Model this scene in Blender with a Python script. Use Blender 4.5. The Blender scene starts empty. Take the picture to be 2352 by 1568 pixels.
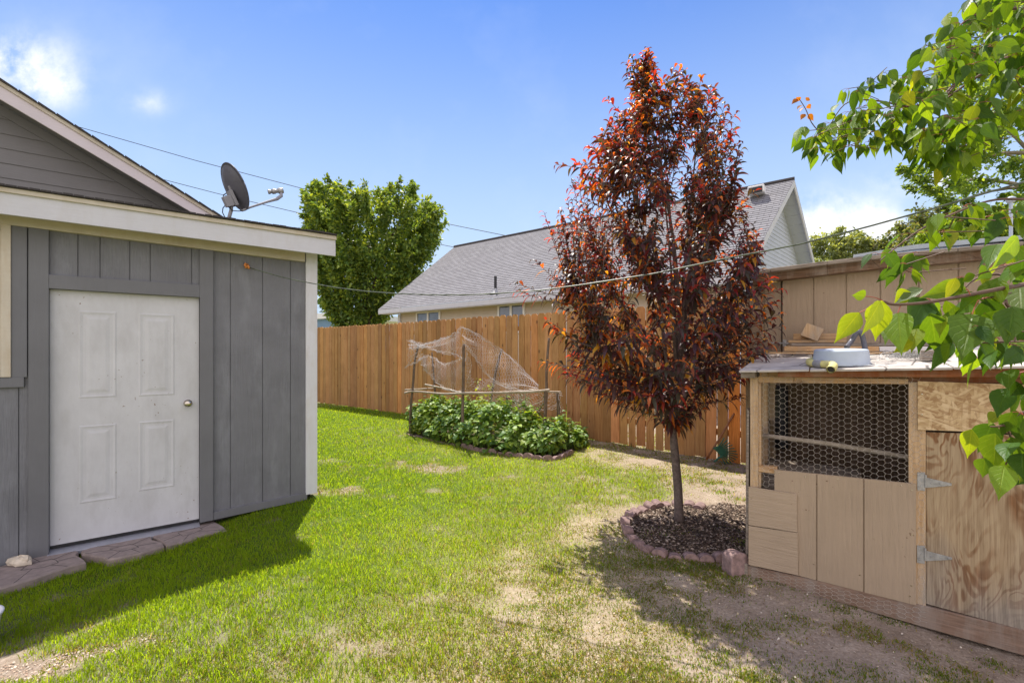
import bpy, math, random
import numpy as np
from mathutils import Vector, Matrix
random.seed(7); RNG = np.random.default_rng(11)
SC = bpy.context.scene; COL = SC.collection
# camera model: the photograph measured in a 2352 x 1568 frame
FL, CX, HY, EYE = 1045.33, 1176.0, 807.0, 1.54
def V(*a): return np.array(a, float)
def at(px, py, Y): return V((px-CX)/FL*Y, Y, EYE+(HY-py)/FL*Y)
def onz(px, py, z=0.0):
    Y = FL*(EYE-z)/(py-HY); return V((px-CX)/FL*Y, Y, z)
def unit(v): v = np.asarray(v, float); return v/np.linalg.norm(v)

class Face:
    """a vertical plane in the world: u runs along it, z is up, w comes out of it towards the yard"""
    def __init__(s, o, d):
        s.o = V(o[0], o[1], 0); s.d = unit(V(d[0], d[1], 0)); s.n = V(s.d[1], -s.d[0], 0)
        s.rot = math.atan2(s.d[1], s.d[0])
    def pt(s, u, z, w=0.0): return s.o+s.d*u+s.n*w+V(0, 0, z)
    def hit(s, px, py, w=0.0):
        a = (px-CX)/FL; o = s.o+s.n*w
        u = (o[0]-a*o[1])/(a*s.d[1]-s.d[0]); Y = o[1]+s.d[1]*u
        return u, EYE+(HY-py)/FL*Y
    def P(s, px, py, w=0.0): u, z = s.hit(px, py, w); return s.pt(u, z, w)

class MB:
    def __init__(s): s.v = []; s.f = []; s.c = []; s.uv = {}; s.col = (1, 1, 1)
    def add(s, vs, fs, col=None, uvs=None):
        b = len(s.v); s.v += [tuple(map(float, p)) for p in vs]
        for k, f in enumerate(fs):
            s.f.append(tuple(b+i for i in f)); s.c.append(col or s.col)
            if uvs: s.uv[len(s.f)-1] = [uvs[i] for i in f]
        return s
    def prism(s, poly, off, col=None):
        poly = [np.asarray(p, float) for p in poly]; n = len(poly); off = np.asarray(off, float)
        nrm = sum((np.cross(poly[i]-poly[0], poly[(i+1) % n]-poly[0]) for i in range(1, n-1)), np.zeros(3))
        if np.dot(nrm, off) > 0: poly = poly[::-1]
        vs = poly+[p+off for p in poly]
        fs = [tuple(range(n)), tuple(range(2*n-1, n-1, -1))]+[(i, i+n, (i+1) % n+n, (i+1) % n) for i in range(n)]
        return s.add(vs, fs, col)
    def fbox(s, F, u0, u1, z0, z1, w0, w1, col=None):
        return s.prism([F.pt(u0, z0, w1), F.pt(u1, z0, w1), F.pt(u1, z1, w1), F.pt(u0, z1, w1)], F.n*(w0-w1), col)
    def slab(s, F, px, w0, w1, col=None):
        return s.prism([F.P(x, y, w1) for x, y in px], F.n*(w0-w1), col)
    def box(s, c, sx, sy, sz, R=None, col=None):
        R = R if R is not None else np.eye(3); c = np.asarray(c, float)
        p = [c+R@V(a*sx/2, b*sy/2, -sz/2) for a, b in ((-1, -1), (1, -1), (1, 1), (-1, 1))]
        return s.prism(p, R@V(0, 0, sz), col)
    def tube(s, pts, r, n=8, cap=True, col=None):
        pts = [np.asarray(p, float) for p in pts]; m = len(pts)
        r = [r]*m if np.isscalar(r) else list(r)
        t0 = unit(pts[1]-pts[0]); ref = V(0, 0, 1) if abs(t0[2]) < .9 else V(1, 0, 0)
        a = unit(np.cross(t0, ref)); vs = []; fs = []
        for i in range(m):
            t = unit(pts[min(i+1, m-1)]-pts[max(i-1, 0)]); a = unit(a-t*np.dot(a, t)); b = np.cross(t, a)
            for k in range(n):
                q = 2*math.pi*k/n; vs.append(pts[i]+(a*math.cos(q)+b*math.sin(q))*r[i])
        for i in range(m-1):
            for k in range(n):
                k2 = (k+1) % n; fs.append((i*n+k, i*n+k2, (i+1)*n+k2, (i+1)*n+k))
        if cap: fs += [tuple(range(n))[::-1], tuple((m-1)*n+k for k in range(n))]
        return s.add(vs, fs, col)
    def lathe(s, c, axis, prof, n=24, col=None):
        """prof: list of (distance along axis, radius)"""
        ax = unit(axis); ref = V(0, 0, 1) if abs(ax[2]) < .9 else V(1, 0, 0)
        a = unit(np.cross(ax, ref)); b = np.cross(ax, a); vs = []; fs = []; m = len(prof)
        for h, r in prof:
            for k in range(n):
                q = 2*math.pi*k/n; vs.append(np.asarray(c)+ax*h+(a*math.cos(q)+b*math.sin(q))*max(r, 1e-4))
        for i in range(m-1):
            for k in range(n):
                k2 = (k+1) % n; fs.append((i*n+k, i*n+k2, (i+1)*n+k2, (i+1)*n+k))
        return s.add(vs, fs, col)
    def ball(s, c, r, n=10, sq=(1, 1, 1), jit=0):
        vs = []; fs = []
        for i in range(n+1):
            th = math.pi*i/n
            for k in range(2*n):
                ph = math.pi*k/n; j = 1+random.uniform(-jit, jit)
                vs.append(V(math.sin(th)*math.cos(ph)*sq[0], math.sin(th)*math.sin(ph)*sq[1], math.cos(th)*sq[2])*r*j+np.asarray(c))
        for i in range(n):
            for k in range(2*n):
                k2 = (k+1) % (2*n); fs.append((i*2*n+k, (i+1)*2*n+k, (i+1)*2*n+k2, i*2*n+k2))
        return s.add(vs, fs)
    def laps(s, A, B, C, D, rows, t, col=None):
        """clapboards or shingle courses climbing from edge AB to edge DC, each row's foot standing t proud"""
        A, B, C, D = [np.asarray(p, float) for p in (A, B, C, D)]
        nrm = unit(np.cross(B-A, D-A)); L = np.linalg.norm(B-A)
        off = np.dot(A, unit(B-A))
        for i in range(rows):
            a, b = i/rows, (i+1)/rows
            l0, r0, l1, r1 = A+(D-A)*a, B+(C-B)*a, A+(D-A)*b, B+(C-B)*b
            e = unit(B-A); U = lambda p: float(np.dot(p, e)-off)
            vs = [l0, r0, r0+nrm*t, l0+nrm*t, r1+nrm*t*.12, l1+nrm*t*.12]
            uv = [(U(l0), i), (U(r0), i), (U(r0), i+.02), (U(l0), i+.02), (U(r1), i+.98), (U(l1), i+.98)]
            s.add(vs, [(0, 1, 2, 3), (3, 2, 4, 5)], col, uv)
        return s

def props(o, label=None, cat=None, group=None, kind=None):
    for k, v in (('label', label), ('category', cat), ('group', group), ('kind', kind)):
        if v: o[k] = v
def thing(name, label, cat, loc, rot=0.0, group=None, kind=None):
    o = bpy.data.objects.new(name, None); COL.objects.link(o); o.empty_display_size = .2
    o.location = tuple(float(x) for x in loc); o.rotation_euler = (0, 0, rot)

    props(o, label, cat, group, kind); return o
def _local(vs, loc, rot):
    vs = np.asarray(vs, float).reshape(-1, 3)-np.asarray(loc, float)
    c, s = math.cos(rot), math.sin(rot); out = vs.copy()
    out[:, 0] = vs[:, 0]*c+vs[:, 1]*s; out[:, 1] = -vs[:, 0]*s+vs[:, 1]*c; return out
FRAME = {}
def obj(name, mb, mat, parent=None, loc=(0, 0, 0), rot=0.0, bevel=0, smooth=False, label=None, cat=None, group=None, kind=None):
    """links the builder's world-space mesh as ONE object, in its parent's frame"""
    if parent is not None:
        loc, rot = FRAME[parent.name] if parent.name in FRAME else (tuple(parent.location), parent.rotation_euler[2])
    me = bpy.data.meshes.new(name)
    if isinstance(mb, MB):
        vs = _local(mb.v, loc, rot); me.from_pydata([tuple(v) for v in vs], [], mb.f)
        ca = me.color_attributes.new('Col', 'FLOAT_COLOR', 'CORNER')
        arr = np.ones((len(me.loops), 4), np.float32); i = 0
        for f, c in zip(mb.f, mb.c): arr[i:i+len(f), :3] = c; i += len(f)
        ca.data.foreach_set('color', arr.ravel())
        if mb.uv:
            uvl = me.uv_layers.new(name='UVMap'); arr = np.zeros((len(me.loops), 2), np.float32); i = 0
            for k, f in enumerate(mb.f):
                if k in mb.uv: arr[i:i+len(f)] = mb.uv[k]
                i += len(f)
            uvl.data.foreach_set('uv', arr.ravel())
    else:
        vs, faces, cols = mb[:3]      # numpy: verts (n,3), faces (m,k), colours per vertex (n,3)
        vs = _local(vs, loc, rot).astype(np.float32); k = faces.shape[1]
        me.vertices.add(len(vs)); me.vertices.foreach_set('co', vs.ravel())
        me.loops.add(faces.size); me.loops.foreach_set('vertex_index', faces.astype(np.int32).ravel())
        me.polygons.add(len(faces)); me.polygons.foreach_set('loop_start', np.arange(0, faces.size, k, dtype=np.int32))
        me.polygons.foreach_set('loop_total', np.full(len(faces), k, np.int32)); me.update(calc_edges=True)
        if cols is not None:
            ca = me.color_attributes.new('Col', 'FLOAT_COLOR', 'POINT')
            a4 = np.ones((len(vs), 4), np.float32); a4[:, :3] = cols; ca.data.foreach_set('color', a4.ravel())
        if len(mb) > 3:
            at_ = me.attributes.new('Leaf', 'FLOAT_VECTOR', 'POINT'); at_.data.foreach_set('vector', mb[3].astype(np.float32).ravel())
    me.materials.append(mat)
    if smooth: me.polygons.foreach_set('use_smooth', np.ones(len(me.polygons), bool))
    o = bpy.data.objects.new(name, me); COL.objects.link(o)
    if parent is not None: o.parent = parent; FRAME[o.name] = (loc, rot)
    else: o.location = tuple(map(float, loc)); o.rotation_euler = (0, 0, rot); FRAME[o.name] = (tuple(map(float, loc)), rot)
    if bevel:
        m = o.modifiers.new('edge', 'BEVEL'); m.width = bevel; m.segments = 2; m.limit_method = 'ANGLE'
    props(o, label, cat, group, kind); return o

# ------------------------------------------------------------------ materials
class NT:
    def __init__(s, name, world=False):
        s.m = bpy.data.materials.new(name); s.m.use_nodes = True; s.t = s.m.node_tree; s.t.nodes.clear()
        s.out = s.n('ShaderNodeOutputMaterial')
    def n(s, typ, **kw):
        nd = s.t.nodes.new(typ)
        for k, v in kw.items():
            if k in nd.inputs: nd.inputs[k].default_value = v
            else: setattr(nd, k, v)
        return nd
    def l(s, a, b): s.t.links.new(a, b)
    def coord(s, scale=(1, 1, 1), src='Object', rot=(0, 0, 0)):
        tc = s.n('ShaderNodeTexCoord'); mp = s.n('ShaderNodeMapping'); mp.inputs['Scale'].default_value = scale
        mp.inputs['Rotation'].default_value = rot
        s.l(tc.outputs[src], mp.inputs['Vector']); return mp.outputs[0]
    def noise(s, vec, scale=1, detail=4, rough=.55, dist=0):
        nd = s.n('ShaderNodeTexNoise', Scale=scale, Detail=detail, Roughness=rough, Distortion=dist)
        s.l(vec, nd.inputs['Vector']); return nd.outputs['Fac']
    def ramp(s, fac, stops, interp='LINEAR'):
        r = s.n('ShaderNodeValToRGB'); r.color_ramp.interpolation = interp; e = r.color_ramp.elements
        while len(e) < len(stops): e.new(.5)
        for k, (p, c) in enumerate(stops):
            e[k].position = p; e[k].color = (tuple(c)+(1,)) if not np.isscalar(c) else (c, c, c, 1)
        s.l(fac, r.inputs['Fac']); return r.outputs['Color']
    def mix(s, fac, a, b, mode='MIX'):
        m = s.n('ShaderNodeMix', data_type='RGBA', blend_type=mode)
        for sock, val in ((m.inputs[0], fac), (m.inputs[6], a), (m.inputs[7], b)):
            if isinstance(val, bpy.types.NodeSocket): s.l(val, sock)
            elif np.isscalar(val): sock.default_value = val
            else: sock.default_value = tuple(val)+(1,)
        return m.outputs[2]
    def math(s, op, a, b=0.0, clamp=False):
        m = s.n('ShaderNodeMath', operation=op, use_clamp=clamp)
        for i, v in enumerate((a, b)):
            if isinstance(v, bpy.types.NodeSocket): s.l(v, m.inputs[i])
            else: m.inputs[i].default_value = v
        return m.outputs[0]
    def attr(s): return s.n('ShaderNodeAttribute', attribute_name='Col').outputs['Color']
    def bump(s, h, strength=.4, dist=.01):
        b = s.n('ShaderNodeBump', Strength=strength, Distance=dist); s.l(h, b.inputs['Height']); return b.outputs[0]
    def fin(s, color, rough=.7, normal=None, metallic=0, spec=.4, trans=None, coat=0):
        p = s.n('ShaderNodeBsdfPrincipled', Roughness=rough if np.isscalar(rough) else .5, Metallic=metallic)
        p.inputs['Specular IOR Level'].default_value = spec
        if isinstance(color, bpy.types.NodeSocket): s.l(color, p.inputs['Base Color'])
        else: p.inputs['Base Color'].default_value = tuple(color)+(1,)
        if not np.isscalar(rough): s.l(rough, p.inputs['Roughness'])
        if normal is not None: s.l(normal, p.inputs['Normal'])
        sh = p.outputs[0]
        if trans is not None:
            tr = s.n('ShaderNodeBsdfTranslucent'); tc, f = trans
            if isinstance(tc, bpy.types.NodeSocket): s.l(tc, tr.inputs['Color'])
            else: tr.inputs['Color'].default_value = tuple(tc)+(1,)
            mx = s.n('ShaderNodeMixShader'); mx.inputs[0].default_value = f
            s.l(sh, mx.inputs[1]); s.l(tr.outputs[0], mx.inputs[2]); sh = mx.outputs[0]
        s.l(sh, s.out.inputs['Surface']); return s.m

def paint(name, c, var=.12, grain=(60, 60, 5), gs=.35, rough=.6, dirt=None, spots=False, bdist=.004, attr=False):
    """painted boards: soft blotches, wood grain bump, optional dirt"""
    t = NT(name); v = t.coord(); blot = t.noise(v, 2.2, 6, .65)
    c = V(*c); col = t.ramp(blot, [(.3, c*(1-var)), (.7, np.minimum(c*(1+var), 1))])
    g = t.noise(t.coord(grain), 1, 5, .65, .4)
    col = t.mix(t.math('MULTIPLY', g, .35), col, t.mix(1., col, (.62, .6, .58), 'MULTIPLY'))
    if dirt is not None:
        col = t.mix(t.ramp(t.noise(t.coord((5, 5, 1.6)), 1.3, 7, .7), [(.5, 0.), (.7, .65)]), col, dirt)
    if spots:
        s2 = t.math('MULTIPLY', t.ramp(t.noise(v, 38, 2, .5), [(.70, 0.), (.74, 1.)]), t.ramp(t.noise(v, 2.3, 3), [(.5, 0.), (.56, 1.)]))
        col = t.mix(s2, col, (.2, .13, .08))
    if attr: col = t.mix(1., col, t.attr(), 'MULTIPLY')
    return t.fin(col, rough, t.bump(g, gs, bdist))
def wood(name, stops, grain=(45, 45, 3), attr=False, rough=.8, bump=.5, knots=True, grey=None, dist=1.2):
    t = NT(name); g = t.noise(t.coord(grain), 1, 6, .62, dist)
    col = t.ramp(g, stops); b = t.noise(t.coord(), 3, 4)
    col = t.mix(t.ramp(b, [(.35, 0.), (.7, .5)]), col, t.mix(1., col, (.68, .62, .56), 'MULTIPLY'))
    if knots:
        k = t.n('ShaderNodeTexVoronoi', Scale=1.0); t.l(t.coord(tuple(5 if x > 10 else 2.6 for x in grain)), k.inputs['Vector'])
        col = t.mix(t.ramp(k.outputs['Distance'], [(.05, .8), (.12, 0.)]), col, (.10, .05, .025))
    if grey is not None:
        col = t.mix(t.ramp(t.noise(t.coord((6, 6, 1.5)), 1.2, 6, .7), [(.45, 0.), (.68, .8)]), col, grey)
    if attr: col = t.mix(1., col, t.attr(), 'MULTIPLY')
    return t.fin(col, rough, t.bump(g, bump, .004), spec=.25)
def plain(name, c, rough=.5, metallic=0, var=.15, scale=12, bump=.15, spec=.4):
    t = NT(name); n = t.noise(t.coord(), scale, 5, .6); c = V(*c)
    return t.fin(t.ramp(n, [(.3, c*(1-var)), (.7, np.minimum(c*(1+var), 1))]), rough, t.bump(n, bump, .003), metallic, spec)
def leafmat(name, tint, tf=.45, rough=.4, spec=.5, tsat=(1.3, 1.25, .6), veins=False):
    """foliage: the leaf's own colour comes with the mesh; light passing through is yellower"""
    t = NT(name); col = t.mix(1., t.attr(), tint, 'MULTIPLY')
    n = t.noise(t.coord(), 60 if veins else 9, 3); nb = t.bump(n, .25, .004) if veins else None
    col = t.mix(t.math('MULTIPLY', n, .75 if veins else .3), col, t.mix(1., col, (.5, .58, .45), 'MULTIPLY'))
    if veins:       # midrib and side veins, following each blade's own across/along coordinates
        sp = t.n('ShaderNodeSeparateXYZ'); t.l(t.n('ShaderNodeAttribute', attribute_name='Leaf').outputs['Vector'], sp.inputs[0])
        ab = t.math('ABSOLUTE', sp.outputs[0]); ph = t.math('FRACT', t.math('ADD', t.math('MULTIPLY', sp.outputs[1], 7.), t.math('MULTIPLY', ab, -2.2)))
        d0 = t.math('ABSOLUTE', t.math('SUBTRACT', ph, .5)); vn = t.ramp(d0, [(.0, 1.), (.10, 0.)]); mr = t.ramp(ab, [(.0, 1.), (.09, 0.)])
        vv = t.math('MAXIMUM', t.math('MULTIPLY', vn, .55), mr); col = t.mix(t.math('MULTIPLY', vv, .55), col, t.mix(1., col, (1.9, 1.6, 2.2), 'MULTIPLY'))
        nb = t.bump(t.math('SUBTRACT', t.math('MULTIPLY', n, .4), t.math('MULTIPLY', vv, .6)), .6, .004)
    tc = t.mix(1., col, tsat, 'MULTIPLY')
    for nd in t.t.nodes:
        if nd.bl_idname == 'ShaderNodeMix': nd.clamp_result = False
    return t.fin(col, rough, nb, 0, spec, (tc, tf))

M = {}
M['siding'] = paint('grey_paint', (.178, .183, .2), .16, (75, 75, 4), .9, .65, (.235, .245, .265), bdist=.007)
M['trim'] = paint('grey_trim_paint', (.16, .164, .176), .08, (60, 60, 6), .3, .6)
M['lap_grey'] = paint('grey_lap_paint', (.19, .185, .185), .08, (6, 60, 60), .4, .6)
M['white'] = paint('white_paint', (.60, .61, .645), .05, (6, 60, 60), .25, .55, (.5, .49, .48))
M['white_v'] = paint('white_corner_paint', (.68, .69, .72), .05, (60, 60, 6), .25, .55, (.55, .52, .48))
M['pinkish'] = paint('white_rake_paint', (.64, .58, .6), .05, (8, 50, 50), .2, .55)
M['cream'] = paint('cream_paint', (.58, .53, .43), .08, (6, 60, 60), .25, .6, (.45, .36, .24))
M['door'] = paint('white_door_paint', (.58, .59, .61), .07, (30, 30, 12), .15, .5, (.45, .45, .455), True, .002)
M['sill'] = plain('aluminium_sill', (.42, .43, .48), .45, .6, .1)
M['steel'] = plain('brushed_steel', (.55, .5, .42), .25, 1.)
M['galv'] = plain('galvanised', (.36, .36, .35), .55, .55, .3, 30)
M['rough_brown'] = wood('rough_brown_beam', [(.3, (.075, .045, .028)), (.55, (.19, .115, .07)), (.8, (.33, .22, .14))], (3, 60, 60), False, .85, .6, False, (.3, .25, .2))
M['coop_in'] = wood('shade_darkened_boards', [(.3, (.12, .08, .052)), (.55, (.2, .14, .095)), (.8, (.28, .21, .15))], (55, 55, 4), False, .85, .4)  # tan back wall boards, with the shade inside the coop put into the brown
M['dishgrey'] = plain('dish_grey', (.10, .10, .12), .38, 0, .1)
M['lgrey'] = plain('grey_plastic', (.28, .28, .30), .5, 0, .1)
M['black'] = plain('black_rubber', (.02, .02, .022), .5, 0, .2)
M['dark'] = plain('dark_glass', (.03, .035, .04), .08, 0, .1, 3, 0)
M['glass'] = plain('window_glass', (.10, .12, .15), .06, 0, .4, 1.5, 0, 1.)
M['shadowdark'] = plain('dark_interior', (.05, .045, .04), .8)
M['fence'] = wood('cedar_fence', [(.25, (.31, .14, .048)), (.5, (.48, .24, .09)), (.75, (.59, .33, .14))], (55, 55, 2.5), True, .75, .5)
M['tan'] = paint('tan_siding_paint', (.405, .31, .215), .08, (55, 55, 4), .9, .7, None, True, .007)
M['tan_h'] = paint('tan_panel_paint', (.43, .33, .23), .08, (4, 60, 60), 1., .7, None, True, .007)
M['lumber'] = wood('raw_lumber', [(.3, (.42, .27, .14)), (.55, (.58, .41, .24)), (.8, (.66, .5, .32))], (50, 50, 4), False, .8, .4, True, (.36, .32, .27))
M['lumber_h'] = wood('raw_lumber_lengthwise', [(.3, (.36, .2, .09)), (.55, (.56, .37, .19)), (.8, (.66, .48, .29))], (4, 50, 50), False, .8, .4, True, (.42, .34, .25))
M['stain'] = wood('red_stained_beam', [(.3, (.14, .045, .018)), (.55, (.3, .1, .035)), (.8, (.44, .18, .07))], (3, 60, 60), False, .75, .5, False, (.3, .2, .13))
M['skid'] = wood('pinkish_skid', [(.3, (.16, .105, .075)), (.6, (.29, .195, .14)), (.8, (.38, .28, .21))], (4, 60, 60), False, .85, .4, False, (.3, .26, .22))
M['weathered'] = wood('weathered_grey_wood', [(.3, (.16, .13, .11)), (.55, (.34, .29, .24)), (.8, (.5, .44, .38))], (5, 60, 60), False, .85, .7, False)
M['stick'] = wood('bare_stick', [(.3, (.09, .06, .04)), (.55, (.19, .14, .1)), (.8, (.33, .26, .2))], (30, 30, 8), False, .85, .7, False)
M['stick_pale'] = wood('bleached_stick', [(.3, (.34, .28, .2)), (.55, (.5, .43, .34)), (.8, (.62, .55, .46))], (8, 8, 8), False, .85, .5, False)
M['wire'] = plain('netting_wire', (.56, .52, .5), .55, .2, .15)
M['coopwire'] = plain('hex_wire', (.6, .54, .46), .6, .1, .2)
M['shingle_dark'] = plain('dark_shingle', (.05, .045, .045), .9, 0, .3, 60, .6)
M['concrete_red'] = plain('pink_concrete', (.26, .175, .16), .9, 0, .4, 25, .7)
M['paver'] = plain('grey_pink_paver', (.26, .21, .19), .9, 0, .2, 18, .6)
M['rock'] = plain('pale_rock', (.55, .48, .38), .85, 0, .35, 14, .8)
M['basin'] = plain('blue_grey_enamel', (.44, .5, .57), .45, 0, .12, 5)
M['yellow'] = plain('yellow_hose', (.62, .56, .22), .55, 0, .15, 9)
M['bark'] = wood('grey_bark', [(.3, (.08, .062, .058)), (.55, (.16, .125, .11)), (.8, (.26, .21, .19))], (25, 25, 22), False, .85, .8, False)
M['bark_pale'] = wood('pale_bark', [(.3, (.2, .16, .12)), (.55, (.32, .27, .21)), (.8, (.42, .36, .3))], (8, 8, 3), False, .9, .6, False)
M['twig'] = plain('brown_twig', (.12, .07, .05), .7, 0, .3, 40)
M['petiole'] = plain('red_stalk', (.35, .1, .06), .6)
M['green_pl'] = plain('green_plastic', (.03, .12, .08), .45)
M['orange_pl'] = plain('orange_plastic', (.6, .22, .05), .5)
M['blue_wall'] = paint('blue_siding', (.17, .28, .42), .08, (5, 60, 60), .3)
M['white_pl'] = plain('white_plastic', (.75, .75, .74), .4, 0, .05)
M['vinyl'] = paint('beige_vinyl', (.56, .49, .4), .05, (3, 40, 40), .15, .6)
M['vinyl_blue'] = paint('pale_blue_vinyl', (.5, .54, .62), .05, (3, 40, 40), .15, .6)
M['metal_roof'] = plain('pale_metal_roof', (.42, .47, .53), .5, .3, .08)
def shingles():
    t = NT('grey_asphalt_shingles'); uv = t.n('ShaderNodeTexCoord').outputs['UV']
    b = t.n('ShaderNodeTexBrick', Scale=1.0); b.offset = .5
    b.inputs['Color1'].default_value = (.165, .163, .17, 1); b.inputs['Color2'].default_value = (.24, .237, .247, 1)
    b.inputs['Mortar'].default_value = (.07, .066, .072, 1); b.inputs['Mortar Size'].default_value = .012
    b.inputs['Brick Width'].default_value = .3; b.inputs['Row Height'].default_value = 1.0; t.l(uv, b.inputs['Vector'])
    n = t.noise(t.coord(), 90, 3); n2 = t.noise(t.coord(), .8, 4)
    col = t.mix(t.math('MULTIPLY', n, .5), b.outputs['Color'], (.28, .277, .287))
    col = t.mix(t.math('MULTIPLY', n2, .35), col, (.18, .17, .185))
    return t.fin(col, .9, t.bump(n, .5, .01), spec=.2)
M['shingles'] = shingles()
def plywood():
    t = NT('weathered_plywood'); v = t.coord((2.6, 2.6, 1.0))
    d = t.noise(v, 1.7, 3, .5); w = t.n('ShaderNodeTexNoise', Scale=2.1, Detail=2.5, Roughness=.5, Distortion=1.6); t.l(v, w.inputs['Vector'])
    rings = t.math('FRACT', t.math('MULTIPLY', w.outputs['Fac'], 8.5))
    r2 = t.ramp(rings, [(.0, 0.), (.42, .08), (.62, 1.), (.84, .95), (1., 0.)])
    patch = t.ramp(t.noise(t.coord((4.5, 4.5, 2.2)), 1.1, 3), [(.40, .12), (.56, 1.)])
    fine = t.noise(t.coord((110, 110, 4)), 1, 4, .6, .3)
    col = t.ramp(fine, [(.3, (.29, .205, .12)), (.7, (.45, .345, .215))])
    col = t.mix(t.math('MULTIPLY', t.math('MULTIPLY', r2, patch), .97), col, t.ramp(fine, [(.3, (.14, .07, .032)), (.7, (.26, .13, .06))]))
    # grey weathering climbing up from the wet foot of the door
    sz = t.n('ShaderNodeSeparateXYZ'); t.l(t.coord(), sz.inputs[0])
    zz = t.math('ADD', sz.outputs['Z'], t.math('MULTIPLY', t.math('SUBTRACT', d, .5), .9))
    col = t.mix(t.ramp(zz, [(.12, .85), (.5, 0.)]), col, t.ramp(fine, [(.3, (.15, .13, .11)), (.7, (.34, .3, .25))]))
    k = t.n('ShaderNodeTexVoronoi', Scale=3.1); t.l(t.coord(), k.inputs['Vector'])
    col = t.mix(t.ramp(k.outputs['Distance'], [(.035, .9), (.08, 0.)]), col, (.06, .03, .015))
    return t.fin(col, .85, t.bump(fine, .5, .004), spec=.2)
M['plywood'] = plywood()
def osb():
    t = NT('strand_board'); cols = None
    base = t.ramp(t.noise(t.coord(), 6, 4), [(.3, (.4, .26, .13)), (.7, (.54, .38, .21))]); h = None
    for i, (sc, r) in enumerate((((13, 13, 75), .15), ((15, 15, 70), 1.0), ((16, 16, 80), 2.2), ((14, 14, 90), 1.6), ((18, 18, 80), .6), ((15, 15, 85), 2.8))):
        mp2 = t.n('ShaderNodeMapping'); mp2.inputs['Scale'].default_value = sc; t.l(t.coord((1, 1, 1), 'Object', (0, r, 0)), mp2.inputs['Vector']); v = mp2.outputs[0]; vo = t.n('ShaderNodeTexVoronoi', Scale=1.0); t.l(v, vo.inputs['Vector'])
        sep = t.n('ShaderNodeSeparateColor'); t.l(vo.outputs['Color'], sep.inputs[0])
        base = t.mix(t.ramp(sep.outputs[0], [(.6, 0.), (.63, .6)]), base, t.ramp(sep.outputs[1], [(.1, (.3, .17, .08)), (.5, (.5, .35, .18)), (.95, (.7, .54, .33))]))
        h = vo.outputs['Distance'] if h is None else h
    return t.fin(base, .8, t.bump(h, .3, .003), spec=.2)
M['osb'] = osb()
def roofboard():
    t = NT('weathered_roof_board'); n = t.noise(t.coord((7, 7, 7)), 1, 6, .65); f = t.noise(t.coord((60, 12, 30)), 1, 4)
    col = t.ramp(n, [(.3, (.30, .27, .25)), (.5, (.46, .42, .38)), (.75, (.56, .52, .47))])
    cr = t.n('ShaderNodeTexVoronoi', feature='DISTANCE_TO_EDGE', Scale=2.0); t.l(t.coord(), cr.inputs['Vector'])
    col = t.mix(t.ramp(cr.outputs['Distance'], [(.004, .8), (.012, 0.)]), col, (.05, .045, .04))
    return t.fin(col, .85, t.bump(f, .4, .003), spec=.2)
M['roofboard'] = roofboard()
def soilmat():
    t = NT('yard_ground'); v = t.coord(); a = t.attr(); sep = t.n('ShaderNodeSeparateColor'); t.l(a, sep.inputs[0])
    n = t.noise(v, 3.5, 8, .7); f = t.noise(v, 55, 6, .75); g = t.noise(v, 14, 5, .7)
    soil = t.ramp(n, [(.3, (.24, .19, .15)), (.5, (.36, .29, .23)), (.72, (.48, .40, .325))])
    soil = t.mix(t.ramp(f, [(.42, .55), (.56, 0.)]), soil, (.19, .135, .09))
    soil = t.mix(t.ramp(t.noise(v, 120, 3), [(.66, 0.), (.7, .8)]), soil, (.68, .58, .46))
    thatch = t.ramp(f, [(.3, (.035, .065, .007)), (.6, (.09, .15, .014)), (.8, (.17, .2, .05))])
    straw = t.ramp(f, [(.35, (.3, .24, .11)), (.6, (.5, .42, .22)), (.75, (.62, .52, .3))])
    col = t.mix(sep.outputs[0], soil, thatch); col = t.mix(sep.outputs[1], col, straw)
    col = t.mix(sep.outputs[2], col, t.ramp(g, [(.3, (.035, .024, .018)), (.6, (.08, .055, .04)), (.75, (.18, .13, .1))]))
    h = t.math('ADD', t.math('MULTIPLY', n, .5), t.math('ADD', t.math('MULTIPLY', g, .35), t.math('MULTIPLY', f, .3)))
    return t.fin(col, .95, t.bump(h, .9, .035), spec=.15)
M['soil'] = soilmat()
M['grass'] = leafmat('grass_blades', (.42, .45, .5), .58, .6, .08, (4.0, 3.3, .9))
M['leaf'] = leafmat('green_leaves', (1, 1, 1), .48, .45, .4, (1.7, 1.4, .4))
M['pear'] = leafmat('glossy_leaves', (1, 1, 1), .52, .45, .32, (2.2, 1.75, .3), True)
M['plum'] = leafmat('purple_leaves', (.9, .9, .95), .48, .38, .42, (3.1, 1.7, .5))
M['litter'] = NT('bark_chips'); M['litter'] = M['litter'].fin(M['litter'].attr(), .9, spec=.15)
SKY_SAT, SKY_TINT, SKY_GAMMA, SKY_STR, SUN_STR, EXPO, GD = 1.1, (.45, .69, 1.06), 1.0, .12, 5.0, .62, 1.0
CLOUD_COL = (6.4, 6.5, 6.8); HAZE_COL = (3.5, 4.5, 5.8); BACK_FILL = .95; BACK_FILL_COL = (8.4, 7.8, 8.3)
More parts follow.
